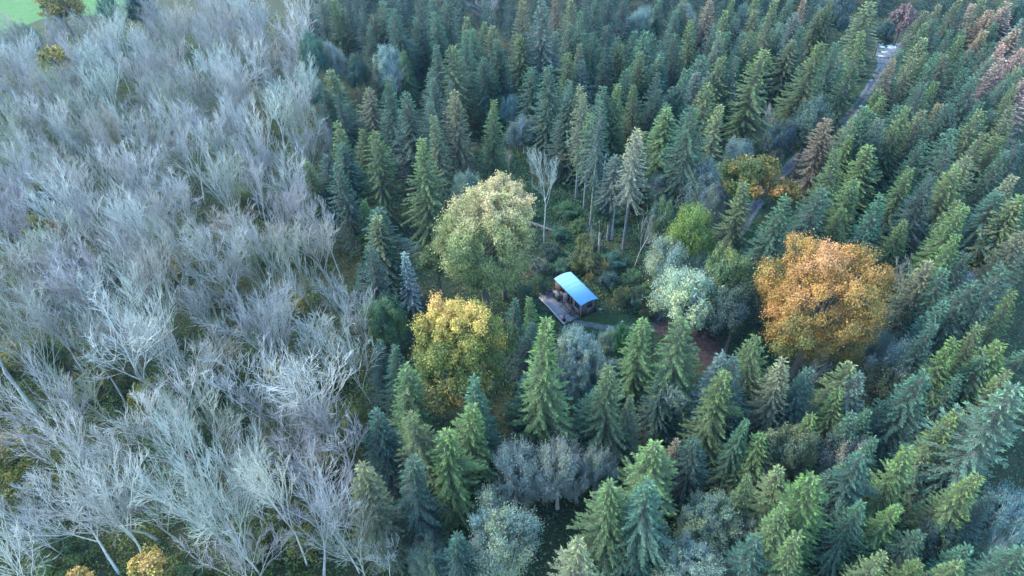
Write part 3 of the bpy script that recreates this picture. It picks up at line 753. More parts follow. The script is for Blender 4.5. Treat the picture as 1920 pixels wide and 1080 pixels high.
TILES = [
 (560, 0, 5.4, "350,-20,y 160,120,s- 430,100,k 820,5,g 750,150,k 700,260,g 1000,80,g 1200,-30,g 1360,-20,g 1420,110,g 1200,180,g 1720,180,y 1660,320,g 1790,300,g 1380,440,g 1560,470,y 1350,700,g- 1350,800,g 1520,820,d 870,770,g 1110,950,g 690,890,k 350,710,y 1590,920,k 1050,520,y- 790,560,k- 200,-60,d 600,-40,d 60,-40,d 950,-60,d 1510,-20,g 640,120,d 500,-10,d"),
 (900, 0, 5.4, "380,-5,k+ 430,340,y 40,230,y- 100,260,k 180,400,g 50,590,g 210,520,g 720,330,s 640,-10,s+ 760,-20,b 950,0,k 1030,130,g 1040,240,g 930,250,g 1230,130,d- 1080,340,g 1010,450,k 1270,260,g 1160,330,g 1380,370,g 1500,300,g 1640,320,g 1720,340,g 1430,460,y 1265,480,d 1830,540,g 1610,530,y 1450,710,g 1790,740,d 1370,860,y 1580,870,y 1260,880,g 1740,900,d 1020,880,k 910,910,g 910,540,y 1050,590,d 710,680,g 540,680,g 1790,-10,g 1300,-40,d 1450,-30,d 1180,-30,d"),
 (1240, 0, 5.4, "230,10,k 180,30,g 130,130,g 360,190,y 190,330,g 430,70,k- 500,-10,b 720,0,y 840,50,d 680,120,y 770,190,d 550,240,g 600,330,s 570,380,k 980,-10,y 960,100,k 1150,0,k+ 1070,180,g 1290,0,g 1350,130,s 1440,0,b 1600,60,k 1690,0,y 1200,250,s 1160,310,s 1390,280,g 1050,320,k 920,310,y 850,320,g 1310,390,k 1560,380,y+ 1760,460,g 760,470,d 700,320,g 970,500,y+ 740,600,g 600,600,y 440,630,s- 400,550,g 330,740,s 240,700,g 490,740,s 10,560,g 120,860,g 450,850,y 330,520,d- 0,410,d"),
 (1580, 0, 5.4, "310,20,k+ 230,340,y+ 810,100,k 850,230,y 930,200,d 980,50,k 1160,-10,k 1220,90,d 1340,40,p 1350,150,p- 1440,-10,k 1500,100,p 1680,30,p 1560,230,g 1660,-20,y 1760,280,p 1820,190,s 1430,300,b 1210,310,g 1100,310,g 1190,390,y 850,380,k 840,540,y 590,510,g 540,590,b 940,540,g 1080,560,k 1270,500,g 1490,420,g 1620,490,p- 1590,440,p 1800,490,p 1530,560,s 1590,610,p 1290,700,g 1350,790,g 1790,690,y 1680,750,g 1770,880,y 1840,780,p 950,820,y 850,850,g 360,890,y 630,1050,g 1070,1040,g 1400,1040,g 1480,920,d 700,580,k 1750,60,d 1840,-10,d"),
 (560, 200, 5.4, "420,170,y 430,380,g 440,570,g 730,280,y 620,200,y- 90,500,y- 260,490,d- 1245,330,y 1370,90,k 640,940,y- 800,1060,g 1080,20,d 1330,-60,g"),
 (900, 180, 5.4, "90,50,y 1040,5,k 1140,130,k- 880,30,g 1620,330,k"),
 (1240, 200, 5.4, "50,10,y 320,-20,g+ 580,10,k 850,760,y 1200,910,g 1570,810,g 1690,120,b 1800,450,y"),
 (1580, 200, 5.4, "170,100,k 360,90,s 620,0,y 780,340,g 690,620,y 1070,0,b 1400,40,y 1090,220,g 1130,360,g 990,430,b- 1420,300,k 1620,330,y 1640,480,g 1680,150,k 1740,0,k 1790,360,d 1270,520,k 1170,590,y 1190,870,g- 1190,980,y 1700,690,k 1590,880,g 1800,900,y 60,330,y 280,430,y 120,740,y 430,870,g 860,40,k 1180,30,d 900,680,d 240,-10,g 1500,40,d"),
 (560, 360, 5.4, "820,200,k"),
 (1240, 380, 5.4, "1560,20,y- 1820,60,y-"),
 (1580, 380, 5.4, "620,190,y- 1190,10,y 1150,380,y 900,580,b 1060,720,g 1260,780,g 1700,600,g+ 1790,940,y 1780,10,k 1830,290,k 1250,520,d"),
 (1580, 560, 5.4, "940,230,g 1180,310,s- 1170,440,y 1420,330,y 1640,490,y 1820,520,g 1440,640,g 1820,780,y 780,800,g 1200,780,g- 940,60,g"),
 (640, 660, 5.4, "630,190,y 1380,300,g 1185,530,y 780,600,y 370,620,d"),
 (960, 600, 5.4, "300,50,y+ 800,650,g- 1020,530,y 1250,750,k- 1310,0,y 1780,0,y 130,560,d- 205,-190,y- 1560,500,d-"),
 (1280, 620, 5.4, "770,70,y 390,240,s 400,420,y 620,870,g- 1100,310,k 930,400,y- 1270,400,d 1640,320,y 1630,660,y- 1350,930,y- 1800,420,s 1800,870,g- 560,250,d 820,1060,y-"),
 (640, 720, 3.0, "580,310,y 100,460,k 350,420,g 640,860,d- 1760,340,y 1540,560,y 1750,560,g 1340,830,k 1880,310,b-"),
 (1280, 720, 3.0, "480,290,k- 580,470,k- 350,550,y- 760,550,y 920,490,y- 850,500,g- 1000,430,d 1050,170,g- 1110,310,g- 1290,390,y 1400,390,k- 1530,160,y 1640,480,y 1900,0,s+ 1020,680,g- 1180,670,y- 1290,830,g- 650,890,y 590,720,y- 430,900,d- 1110,950,y- 1320,1030,y- 1530,1010,y- 1600,920,g- 1900,930,g 1700,640,d- 100,300,d-"),
]
TILES.append((0, 0, 1.0, "1674,142,g 1652,178,y 1628,214,g 640,175,d 652,195,g- 605,195,d- 632,150,g- 612,170,g- 705,405,k 688,462,d 690,520,g- 668,500,d- 735,655,g- 700,640,d- 960,560,d- 985,600,d-"))
for ox, oy, s, data in TILES:
    for it in data.split():
        a, b, t = it.split(',')
        X, Y = ox + float(a) / s, oy + float(b) / s
        size = t[1] if len(t) > 1 else ''
        spruce_at(X, Y, t[0], size, h=rnd.uniform(13.5, 15.5) if (size == '' and Y > 600) else None)

def solve_h(p, tipy):
    lo, hi = 1.0, 40.0
    for _ in range(40):
        m = (lo + hi) / 2
        if PX((p[0], p[1], m))[1] > tipy: lo = m
        else: hi = m
    return lo
# spruces of the clearing edge, standing on long bare trunks
for bx, by, ty, tone, v in ((1168, 467, 243, 'k', 1), (1107, 430, 186, 'g', 2), (1139, 450, 291, 's', 1), (1062, 332, 150, 'g', 2), (1080, 375, 175, 'k', 2), (1229, 348, 196, 'g', 2), (1095, 392, 215, 'y', 2)):
    p = G(bx, by); h = solve_h(p, ty); OCC.append((p[0], p[1], 2.4))
    put("spruce_tree", SPR_HI[v - 1], p[0], p[1], 1.12, h / 20.0, (.19, .215, .135) if bx == 1168 else jit(TONE[tone][0]), (.22, .21, .22), "long-trunked spruce", TONE[tone][1], "conifer tree", "spruces of the conifer forest")
p = G(776, 592); OCC.append((p[0], p[1], 1.6))
put("spruce_tree", spruce(77, H=12, R=1.75, cb=2.6, droop=.2, shape=.85), p[0], p[1], 1.0, solve_h(p, 474) / 12, (.40, .47, .43), (.3, .29, .28), "", "", "conifer tree", "spruces of the conifer forest",
    label="narrow silvery-white spruce standing alone left of the two big oaks")
print("spruces placed", sum(r['kind'] == "spruce_tree" for r in REC), "larch", sum(r['kind'] == "larch_tree" for r in REC))

# ---- broadleaved trees: centre of the crown in the photograph, crown radius in its pixels
def crown_at(px, py, rpx, var, R0, H0, h, col, tcol, kind, noun, tone, cat, group=None, label=None, size="", sq=1.0):
    # crown centre height about h - 0.8 R ; radius from pixels at that distance
    R = 3.5
    for _ in range(6):
        c = G(px, py, h - .75 * R); dist = (c - np.array([0, 0, CAM_H])) @ fwd; R = rpx * dist / F
    OCC.append((c[0], c[1], R * .9))
    col = tuple(min(.75, v * (1.0 if var in LF else 1.45)) for v in col)
    return put(kind, var, c[0], c[1], R / R0, h / H0 if kind.startswith("bare") else (h / H0) * sq, col, tcol, noun, tone, cat, group, size, label=label)
def hero(seed, px, py, rpx, h, mat, hue, kind, noun, cat, label, lobes, n, leaf, lr=.30, squash=.85, open_=.1, twiggy=0.1):
    R = 6.0
    for _ in range(8):
        c = G(px, py, h - .9 * squash * R); dist = (c - np.array([0, 0, CAM_H])) @ fwd; R = rpx * dist / F * (1.05 if lr < .25 else 1.0)
    var = broadleaf(seed, R=R, H=h, lobes=lobes, n=n, leaf=leaf, lr=lr, mat=mat, hue=hue, squash=squash, open_=open_, twiggy=twiggy)
    OCC.append((c[0], c[1], R * .95))
    return put(kind, var, c[0], c[1], 1, 1, (.2, .2, .1), (.16, .14, .12), noun, "", cat, None, rz=0.0, label=label)
M_DUSK = mat_leaves("dusky_leaves", [(0.0, (.08, .10, .09)), (.5, (.16, .12, .11)), (1.0, (.27, .17, .15))])
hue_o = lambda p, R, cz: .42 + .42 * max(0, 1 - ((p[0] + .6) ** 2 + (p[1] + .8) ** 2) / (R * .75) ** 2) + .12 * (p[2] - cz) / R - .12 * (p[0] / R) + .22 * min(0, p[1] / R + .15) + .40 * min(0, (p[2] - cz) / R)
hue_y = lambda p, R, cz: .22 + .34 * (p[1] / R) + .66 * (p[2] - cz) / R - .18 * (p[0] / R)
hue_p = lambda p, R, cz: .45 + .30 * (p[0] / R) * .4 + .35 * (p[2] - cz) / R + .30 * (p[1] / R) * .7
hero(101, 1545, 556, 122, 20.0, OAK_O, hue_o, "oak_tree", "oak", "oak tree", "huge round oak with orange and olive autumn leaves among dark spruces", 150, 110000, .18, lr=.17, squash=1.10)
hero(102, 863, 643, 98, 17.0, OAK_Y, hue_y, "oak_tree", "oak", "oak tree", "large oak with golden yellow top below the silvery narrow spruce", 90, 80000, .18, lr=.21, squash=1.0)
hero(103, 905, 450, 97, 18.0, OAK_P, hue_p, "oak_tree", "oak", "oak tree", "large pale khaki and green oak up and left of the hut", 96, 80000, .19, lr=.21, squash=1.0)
hero(104, 940, 380, 56, 18.5, OAK_P, lambda p, R, cz: .8, "oak_tree", "oak", "oak tree", "tan-leaved oak crown rising behind the large pale oak", 40, 30000, .19, lr=.28)
hero(105, 818, 482, 36, 11.0, OAK_P, lambda p, R, cz: .2, "oak_tree", "oak", "oak tree", "small dull green oak tucked against the side of the large pale oak", 26, 15000, .19, lr=.32)
hero(106, 1408, 332, 50, 15.0, OAK_O, lambda p, R, cz: .20 + .22 * (p[0] / R), "oak_tree", "oak", "oak tree", "ochre and olive oak beside the near end of the visible track", 44, 17000, .27, lr=.27)
hero(107, 1466, 356, 27, 12.0, OAK_O, lambda p, R, cz: .4, "oak_tree", "oak", "oak tree", "small brownish orange oak right beside the lower end of the track", 24, 8000, .26, lr=.32)
hero(108, 860, 712, 64, 13.0, OAK_Y, lambda p, R, cz: .55 - .2 * (p[2] - cz) / R, "oak_tree", "oak", "oak tree", "thin-leaved tan oak at the foot of the golden yellow oak", 44, 12000, .22, lr=.30, open_=.5, twiggy=1.4)
hero(109, 112, 10, 44, 13.0, OAK_O, lambda p, R, cz: .28, "oak_tree", "oak", "oak tree", "olive brown hedgerow oak at the edge of the bright green field", 26, 7000, .40, lr=.34)
hero(110, 1694, 34, 26, 8.5, M_DUSK, lambda p, R, cz: .7, "oak_tree", "oak", "oak tree", "small rusty pink oak just above the gravel yard", 26, 7000, .34, lr=.32)
hero(111, 278, 1058, 33, 10.0, OAK_Y, lambda p, R, cz: .8, "maple_tree", "maple", "maple tree", "bright yellow young maple among bare trees by the lower edge", 26, 9000, .19, lr=.34, open_=.3, twiggy=.4)
hero(112, 146, 1085, 20, 8.0, OAK_Y, lambda p, R, cz: .9, "maple_tree", "maple", "maple tree", "little golden maple top showing at the bottom edge beside the larger yellow one", 20, 5000, .18, lr=.34)
hero(113, 108, 430, 22, 8.5, OAK_O, lambda p, R, cz: .6, "maple_tree", "maple", "maple tree", "small orange-leaved tree alone inside the bare grey wood", 20, 2600, .20, lr=.36, open_=.6, twiggy=1.0)
hero(114, 100, 104, 24, 14.0, OAK_Y, lambda p, R, cz: .5, "maple_tree", "maple", "maple tree", "pale yellow thin treetop in the far bare wood below the field", 20, 2200, .30, lr=.36, open_=.6, twiggy=1.0)
hero(115, 25, 850, 48, 8.0, OAK_Y, lambda p, R, cz: .25 + .3 * (p[2] - cz) / R, "maple_tree", "maple", "maple tree", "olive and yellow low tree at the left edge beside the leaning bare trunks", 30, 11000, .2, lr=.32)

WT = (.30, .32, .32); OT = (.17, .15, .13)
PALE = (.24, .30, .225); BLG = (.105, .155, .135); GRN = (.10, .16, .055); OLV = (.12, .125, .065); BLU = (.10, .145, .155); DBL = (.045, .075, .065); SIL = (.17, .225, .165)
BL = [ # px, py, r, height, kind, colour, label
 (1300, 548, 63, 13, 'W', (.27, .34, .20), "willow_tree", "largest whitish green willow between the hut and the orange oak"),
 (1262, 478, 46, 13, 'W', SIL, "willow_tree", "silvery willow standing up and left of the whitish willow"),
 (1368, 500, 46, 13, 'L', (.135, .185, .075), "broadleaf_tree", "round fresh green tree directly behind the whitish willow"),
 (1385, 572, 42, 11, 'L', DBL, "broadleaf_tree", "dark blue-green rounded tree between the whitish willow and orange oak"),
 (1300, 418, 40, 14, 'L', (.15, .21, .05), "broadleaf_tree", "bright lime green round tree above the silvery willow"),
 (1323, 337, 46, 14, 'W', BLG, "willow_tree", "large blue-green domed willow beside the ochre oak near the track"),
 (1335, 372, 27, 12, 'W', (.13, .165, .145), "willow_tree", "smaller greyish willow in front of the blue-green domed willow"),
 (1386, 282, 27, 13, 'W', (.17, .235, .20), "willow_tree", "small bright mint willow left of the track above the ochre oak"),
 (1469, 246, 28, 12, 'L', (.06, .095, .095), "broadleaf_tree", "dark blue-grey tree standing behind the white forked bare tree by the track"),
 (1520, 222, 36, 13, 'L', (.085, .13, .10), "broadleaf_tree", "grey-green rounded tree on the left bank of the track"),
 (1205, 42, 35, 14, 'W', (.115, .175, .15), "willow_tree", "blue-green domed tree in the far spruces near the top edge"),
 (1288, 26, 21, 14, 'W', (.19, .245, .215), "willow_tree", "pale mint dome in the far spruces near the top edge"),
 (725, 112, 30, 14, 'W', (.21, .28, .225), "willow_tree", "pale silvery round tree near the upper edge of the bare wood"),
 (668, 122, 20, 11, 'L', (.06, .105, .085), "broadleaf_tree", "dark teal round tree beside the pale silvery round tree"),
 (580, 85, 24, 14, 'L', (.085, .16, .115), "broadleaf_tree", "teal green tree standing at the corner of the bare wood"),
 (578, 150, 23, 13, 'W', (.16, .24, .175), "willow_tree", "pale mint green tree leaning over the edge of the bare wood"),
 (620, 100, 26, 14, 'W', (.20, .22, .185), "willow_tree", "wispy tan and green willow at the edge of the far spruces"),
 (1452, 116, 20, 12, 'W', (.20, .245, .235), "willow_tree", "pale silver bush-like willow between tall far spruces near the track"),
 (1527, 192, 19, 10, 'W', (.13, .19, .165), "willow_tree", "small teal willow on the bank left of the track"),
 (1590, 130, 17, 11, 'L', (.10, .175, .13), "broadleaf_tree", "small mint green tree beside the orange-tipped spruce near the yard"),
 (1565, 15, 34, 14, 'L', (.06, .10, .10), "broadleaf_tree", "dusky blue-green tree on the far side of the yard"),
 (1655, 60, 24, 7.5, 'L', (.055, .10, .085), "broadleaf_tree", "dark teal tree overhanging the gravel yard"),
 (875, 338, 26, 13, 'W', (.12, .18, .13), "willow_tree", "teal round tree touching the top of the tan-leaved oak"),
 (983, 240, 27, 9, 'W', (.10, .155, .155), "willow_tree", "low icy blue thicket tree in the gap between tall spruces"),
 (960, 192, 17, 10, 'W', (.10, .18, .175), "willow_tree", "small icy blue tree above the low icy blue thicket"),
 (918, 165, 17, 9, 'W', (.14, .20, .19), "willow_tree", "small pale blue bush at the foot of far spruces"),
 (722, 588, 40, 11, 'L', (.11, .185, .085), "broadleaf_tree", "fresh green round tree left of the golden yellow oak"),
 (1086, 648, 44, 11, 'W', (.185, .25, .20), "willow_tree", "pale mint willow just below the deck"),
 (1075, 702, 34, 9, 'W', (.13, .18, .14), "willow_tree", "duller grey-green willow below the pale mint willow"),
 (1146, 634, 24, 8, 'W', (.14, .21, .165), "willow_tree", "small mint shrub-like willow beside the footpath"),
 (1142, 690, 30, 9, 'W', (.12, .17, .135), "willow_tree", "grey-green willow in the dip above the three-topped spruce group"),
 (1172, 628, 22, 8, 'L', (.045, .135, .05), "broadleaf_tree", "vivid green small tree just left of the yellow spire spruce"),
 (967, 868, 48, 12, 'H', (.13, .165, .145), "willow_tree", "grey willow crown showing many fine twigs, left of its pair"),
 (1050, 868, 52, 12, 'H', (.12, .145, .12), "willow_tree", "grey-brown thinly leaved willow right of its pair"),
 (1122, 868, 36, 10, 'H', (.11, .15, .12), "willow_tree", "small thinly leaved willow under the three-topped spruce group"),
 (942, 1000, 72, 12, 'W', (.135, .185, .135), "willow_tree", "large grey-green willow near the bottom edge"),
 (800, 1040, 36, 9, 'W', (.08, .12, .085), "willow_tree", "small dim green willow beside the large grey-green willow"),
 (1493, 826, 42, 11, 'L', (.115, .145, .085), "broadleaf_tree", "olive rounded tree among the lower spruces"),
 (1582, 842, 48, 11, 'H', (.22, .21, .17), "willow_tree", "tan-grey speckled tree with bare twigs among the lower spruces"),
 (1332, 970, 58, 11, 'W', (.12, .165, .095), "willow_tree", "broad grey-green speckled tree near the bottom edge"),
 (1300, 1058, 60, 11, 'W', (.13, .18, .13), "willow_tree", "grey-green bushy tree cut by the bottom edge"),
 (1400, 998, 34, 9, 'W', (.14, .16, .10), "willow_tree", "small olive tree beside the broad speckled tree near the bottom"),
 (1885, 958, 54, 12, 'W', (.095, .165, .155), "willow_tree", "hazy blue-green rounded tree at the lower right edge"),
 (1764, 1004, 36, 9, 'L', (.05, .085, .075), "broadleaf_tree", "dark low tree under the hazy blue-green rounded tree"),
 (1690, 690, 52, 12, 'H', (.20, .24, .205), "willow_tree", "silvery fine-twigged willow below and right of the orange oak"),
 (1660, 642, 24, 10, 'W', (.15, .20, .165), "willow_tree", "small silver-green tree tucked between the orange oak and silvery willow"),
 (1650, 715, 40, 9, 'L', (.075, .095, .055), "broadleaf_tree", "dull olive tree in shade under the silvery fine-twigged willow"),
 (1716, 412, 22, 12, 'W', (.20, .245, .225), "willow_tree", "pale silver treetop among the plantation spruces above the orange oak"),
 (1808, 528, 30, 11, 'W', (.09, .13, .14), "willow_tree", "smoky blue tree half hidden in the plantation spruces"),
 (1130, 375, 20, 8, 'L', (.07, .12, .075), "broadleaf_tree", "small green tree under the long-trunked spruces"),
 (1243, 395, 24, 11, 'L', (.085, .145, .085), "broadleaf_tree", "plain green round tree behind the leaning white birch"),
 (1236, 340, 18, 10, 'W', (.11, .15, .14), "willow_tree", "small grey tree at the back of the clearing"),
 (200, 8, 22, 14, 'L', (.09, .19, .12), "broadleaf_tree", "bright teal tree at the far edge of the bare wood"),
 (255, -2, 26, 14, 'L', (.05, .11, .10), "broadleaf_tree", "dark teal tree beside the bright teal one at the top edge"),
 (40, 66, 24, 12, 'L', (.10, .19, .13), "broadleaf_tree", "soft green tree between the bare wood and the green field"),
 (1165, 1010, 26, 6, 'H', (.07, .07, .055), "broadleaf_tree", "low brown thicket in the dark gap near the bottom edge"),
 (560, 330, 20, 9, 'L', (.05, .085, .06), "broadleaf_tree", "dark low tree at the edge of the bare wood under the green spruces"),
]
for px, py, r, h, k, col, kind, lab in BL:
    if k == 'L': var, R0, H0 = LF[rnd.randrange(3)], 3.5, 10
    elif k == 'W': var, R0, H0 = WIL[rnd.randrange(2)], 3.5, 8
    else: var, R0, H0 = HAZ[0], 3.5, 7.4; col = tuple(v * 1.25 for v in col)
    if k != 'L': h *= .82
    crown_at(px, py, r * 1.0, var, R0, H0, h, col, WT if k != 'L' else OT, kind, "", "", "willow" if kind[0] == 'w' else "tree", None, lab)
SH = [(1100, 492, 30, 3.8, (.085, .10, .04), 0, "olive green shrub with thin stems behind the hut"), (1165, 558, 17, 3.2, (.10, .125, .05), 1, "rounded yellowish shrub on the grass right of the hut"),
      (1030, 470, 20, 2.4, (.05, .085, .06), 1, "low dark green shrub between the pale oak and the clearing"), (1120, 510, 24, 3.0, (.095, .095, .04), 1, "ochre shrub touching the back of the hut roof"),
      (1010, 535, 18, 2.2, (.045, .08, .04), 0, "dark low shrub beside the far end of the deck"), (1195, 560, 22, 3.0, (.05, .085, .05), 0, "dark green shrub between the rounded yellowish shrub and the willow"),
      (1215, 585, 16, 2.2, (.06, .08, .04), 1, "low shrub at the edge of the leaf litter beside the willow"), (1140, 530, 20, 2.6, (.045, .085, .07), 0, "bluish green shrub close behind the hut end"),
      (985, 560, 26, 3.2, (.035, .065, .035), 0, "dark shrub mound between the two big oaks and the deck"), (1330, 605, 36, 5.0, (.03, .045, .035), 0, "dark shaded shrub beside the reddish leaf litter"),
      (210, 395, 18, 4.0, (.12, .15, .035), 1, "yellow-green shrub seen through the bare wood"), (60, 560, 20, 4.0, (.08, .12, .04), 0, "green shrub low in the bare wood near the left edge"),
      (665, 800, 26, 4.0, (.10, .12, .035), 0, "yellowish shrub at the foot of the bare trees beside the spruces"), (150, 720, 20, 4.0, (.11, .12, .03), 1, "olive yellow shrub under the leaning bare trees"),
      (965, 790, 20, 4.0, (.09, .10, .03), 1, "ochre shrub in the dark gap right of the thin tan oak"), (1035, 320, 20, 5.0, (.06, .095, .09), 1, "blue-grey shrub behind the bare birch"),
      (1060, 395, 22, 2.0, (.055, .12, .05), 0, "low green scrub clump in the clearing right of the birch stem"), (1085, 425, 16, 2.2, (.07, .13, .05), 1, "small green bush below the first long-trunked spruce"),
      (1050, 440, 18, 1.8, (.05, .11, .06), 0, "green bramble mound beside the foot of the birch"), (1100, 455, 20, 2.8, (.09, .12, .045), 1, "yellowish sapling clump just left of the short broken trunk"),
      (1150, 490, 22, 2.2, (.05, .11, .08), 0, "bluish green bush right of the short broken trunk"), (1185, 520, 18, 2.4, (.05, .12, .06), 1, "green bush at the foot of the leaning white birch"),
      (1055, 500, 18, 2.0, (.06, .12, .07), 0, "green mound between the pale oak and the hut"), (1010, 500, 18, 2.6, (.10, .13, .11), 1, "pale grey-green thicket at the right edge of the large pale oak"),
      (1150, 410, 18, 2.0, (.045, .10, .05), 0, "low green scrub under the khaki long-trunked spruce"), (1000, 400, 16, 2.0, (.05, .11, .06), 1, "low green bush beside the fallen trunk"),
      (1210, 545, 14, 2.0, (.08, .14, .05), 0, "bright green bush beside the shrub at the willow")]
for px, py, r, h, col, v, lab in SH:
    c = G(px, py, h * .5); dist = (c - np.array([0, 0, CAM_H])) @ fwd; R = r * dist / F
    OCC.append((c[0], c[1], R * .8))
    put("shrub", SHB[v], c[0], c[1], R / 2.0, h / 3.5, tuple(q * 1.35 for q in col), OT, "", "", "shrub", None, label=lab)

# ---- bare trees: foot of the trunk, top of the crown, half width in the photograph
BT = {'w': ((.50, .505, .48), "silver-white"), 'l': ((.35, .34, .33), "lilac-grey"), 'n': ((.33, .35, .29), "lichen-green"), 't': ((.37, .335, .30), "tan-grey")}
HB = [(490, 1082, 785, 118, 'w', 'F', "biggest bare fan-shaped silver tree near the lower edge"), (575, 1060, 815, 52, 'w', 2, None), (232, 945, 735, 60, 'w', 3, None),
      (310, 930, 770, 46, 'w', 6, None), (705, 772, 620, 44, 'w', 0, "silver bare tree alone beside the golden yellow oak"), (380, 800, 560, 60, 'w', 1, None),
      (560, 770, 560, 66, 'l', 5, None), (285, 722, 600, 40, 'w', 3, None), (175, 722, 570, 50, 'w', 4, None), (80, 700, 520, 46, 'n', 3, None), (430, 640, 430, 50, 'n', 6, None),
      (150, 1060, 930, 60, 'w', 1, None), (35, 1075, 950, 55, 'n', 4, None), (255, 1010, 920, 30, 'w', 2, None), (675, 1075, 900, 48, 'w', 0, "silver bare tree beside the khaki-topped spruce at the lower edge"),
      (590, 380, 240, 46, 'l', 5, None), (520, 560, 400, 56, 'w', 5, None), (640, 520, 400, 42, 'w', 1, None), (600, 620, 460, 50, 'n', 3, None), (485, 330, 190, 40, 'w', 1, None),
      (330, 420, 290, 40, 'n', 5, None), (1021, 458, 300, 34, 'w', 6, "slender white birch with a forked bare crown in the clearing"), (1248, 830, 722, 44, 'w', 4, "ghostly white bare tree between the three-topped spruce group and lower spruces"),
      (1488, 760, 655, 34, 'l', 1, "bare grey tree at the foot of the orange oak"), (1672, 590, 498, 32, 'w', 3, "white bare tree leaning against the side of the orange oak"), (1640, 480, 415, 24, 'l', 4, "small grey bare tree above the orange oak among spruces"),
      (1425, 285, 210, 16, 'w', 6, "narrow white forked bare tree standing above the small mint willow"), (1562, 200, 130, 26, 'l', 5, "blue-grey bare tree overhanging the left side of the track"),
      (1190, 500, 395, 26, 'w', 3, "leaning white birch at the edge of the clearing above the silvery willow"), (742, 210, 130, 26, 'w', 1, "white bare tree in front of the pale silvery round tree"),
      (925, 75, -12, 38, 'l', 5, "lilac-white bare crown at the top edge among spruces"), (782, 160, 150, 10, 'w', 2, None), (1562, 60, 22, 20, 'l', 4, "pale blue bare tree beyond the spruces near the yard"),
      (615, 90, 40, 24, 't', 0, None), (590, 165, 112, 26, 't', 4, None), (1275, 420, 360, 20, 'w', 2, "small pale bare tree between the blue-green willow and the lime green tree"), (1262, 385, 305, 15, 'w', 2, "thin white bare tree at the back corner of the clearing"),
      (961, 345, 290, 15, 'n', 2, "small grey bare tree behind the tan-leaved oak"), (998, 360, 290, 18, 'n', 4, "grey-green bare tree just left of the forked birch"),
      (1808, 1095, 1010, 30, 'w', 1, "frosty white bare crown by the bottom edge among spruces"), (735, 1090, 1015, 42, 'w', 3, "bare silver tree cut by the bottom edge beside the spruces"), (640, 330, 240, 26, 'l', 2, None),
      (655, 640, 520, 45, 'w', 5, None), (1112, 480, 430, 14, 'n', 2, "thin grey sapling stem rising behind the hut")]
def bare_put(x, y, h, R, tone, vi, label=None, tilt=(0, 0)):
    var, R0, H0 = (FAN, 6.6, 16) if vi == 'F' else (BARE[vi], (3.6, 4.4, 3.0, 4.0, 3.3, 4.8, 2.7, 3.8)[vi], 15)
    c = jit(BT[tone][0], .10)
    OCC.append((x, y, R * .55))
    return put("bare_tree", var, x, y, R / R0 * (.82 if y < 75 else .78), h / H0, c, c, "bare tree", BT[tone][1], "bare tree", "bare trees of the grey wood", '+' if h > 16 else '-' if h < 12.5 else '', tilt=tilt, label=label)
for bx, by, ty, r, tone, vi, lab in HB:
    p = G(bx, by); h = min(19.5, solve_h(p, ty)); dist = (p + np.array([0, 0, h * .7 - CAM_H])) @ fwd; R = r * dist / F
    tl = (rnd.uniform(-.05, .05), rnd.uniform(-.05, .05))
    if bx == 232: tl = (.05, -.22)
    if bx == 310: tl = (.0, -.18)
    if bx == 1190: tl = (.05, .12)
    bare_put(p[0], p[1], h, R, tone, vi, lab, tl)

def inside(px, py, poly):
    c = False; n = len(poly)
    for i in range(n):
        (x1, y1), (x2, y2) = poly[i], poly[(i + 1) % n]
        if (y1 > py) != (y2 > py) and px < (x2 - x1) * (py - y1) / (y2 - y1) + x1: c = not c
    return c
WOOD = [(-160, 95), (0, 82), (90, 45), (170, 32), (240, 22), (330, 5), (430, -8), (560, 10), (585, 70), (560, 130), (640, 215), (600, 260), (600, 330), (560, 350), (640, 430), (660, 520), (720, 640), (670, 710), (640, 800), (660, 900), (700, 980), (690, 1160), (-220, 1300)]
n_auto = 0; tries = 0
while tries < 40000 and n_auto < 285:
    tries += 1
    y = rnd.uniform(26, 190); x = rnd.uniform(-150, 0)
    h = rnd.uniform(10.5, 15.5)
    px, py = PX((x, y, h * .78))
    if not inside(px, py, WOOD): continue
    if any((px - a) ** 2 + (py - b) ** 2 < c * c for a, b, c in ((70, 860, 78), (150, 880, 60), (20, 960, 40), (620, 930, 34), (655, 770, 34), (275, 1000, 48), (275, 1050, 62), (660, 700, 24))): continue
    if any((x - a) ** 2 + (y - b) ** 2 < (1.5 + r * .60 + y * .003) ** 2 for a, b, r in OCC): continue
    far = y / 180
    tone = rnd.choices("wlnt", (3, 1.2 + 3 * far, 1.6 * (1 - far) + .3, .8))[0]
    R = rnd.choice((rnd.uniform(2.0, 3.0), rnd.uniform(2.6, 4.2))) * (1.12 if y < 75 else 1.0); h *= 1.1 if y < 75 else 1.0
    bare_put(x, y, h, R * 1.15, tone, rnd.randrange(8), None, (rnd.gauss(0, .05), rnd.gauss(.05, .05)))
    n_auto += 1
print("bare auto", n_auto)

n_s = 0; tries = 0
while tries < 6000 and n_s < 46:
    tries += 1
    y = rnd.uniform(27, 95); x = rnd.uniform(-85, 0); px, py = PX((x, y, 1.5))
    if not inside(px, py, WOOD) or px < -30 or py > 1110: continue
    if any(k[2] == 1.11 and (x - k[0]) ** 2 + (y - k[1]) ** 2 < 16 for k in OCC): continue
    OCC.append((x, y, 1.11)); n_s += 1; v = rnd.choice(("olive", "mid green", "yellow-flecked", "dark green"))
    c = {"olive": (.12, .135, .045), "mid green": (.075, .13, .045), "yellow-flecked": (.24, .22, .05), "dark green": (.05, .09, .04)}[v]
    sx = rnd.uniform(.7, 1.35)
    put("shrub", SHB[rnd.randrange(2)], x, y, sx, sx * rnd.uniform(.7, 1.2), jit(c), OT, "undergrowth shrub", v, "shrub", "shrubs under the bare trees")

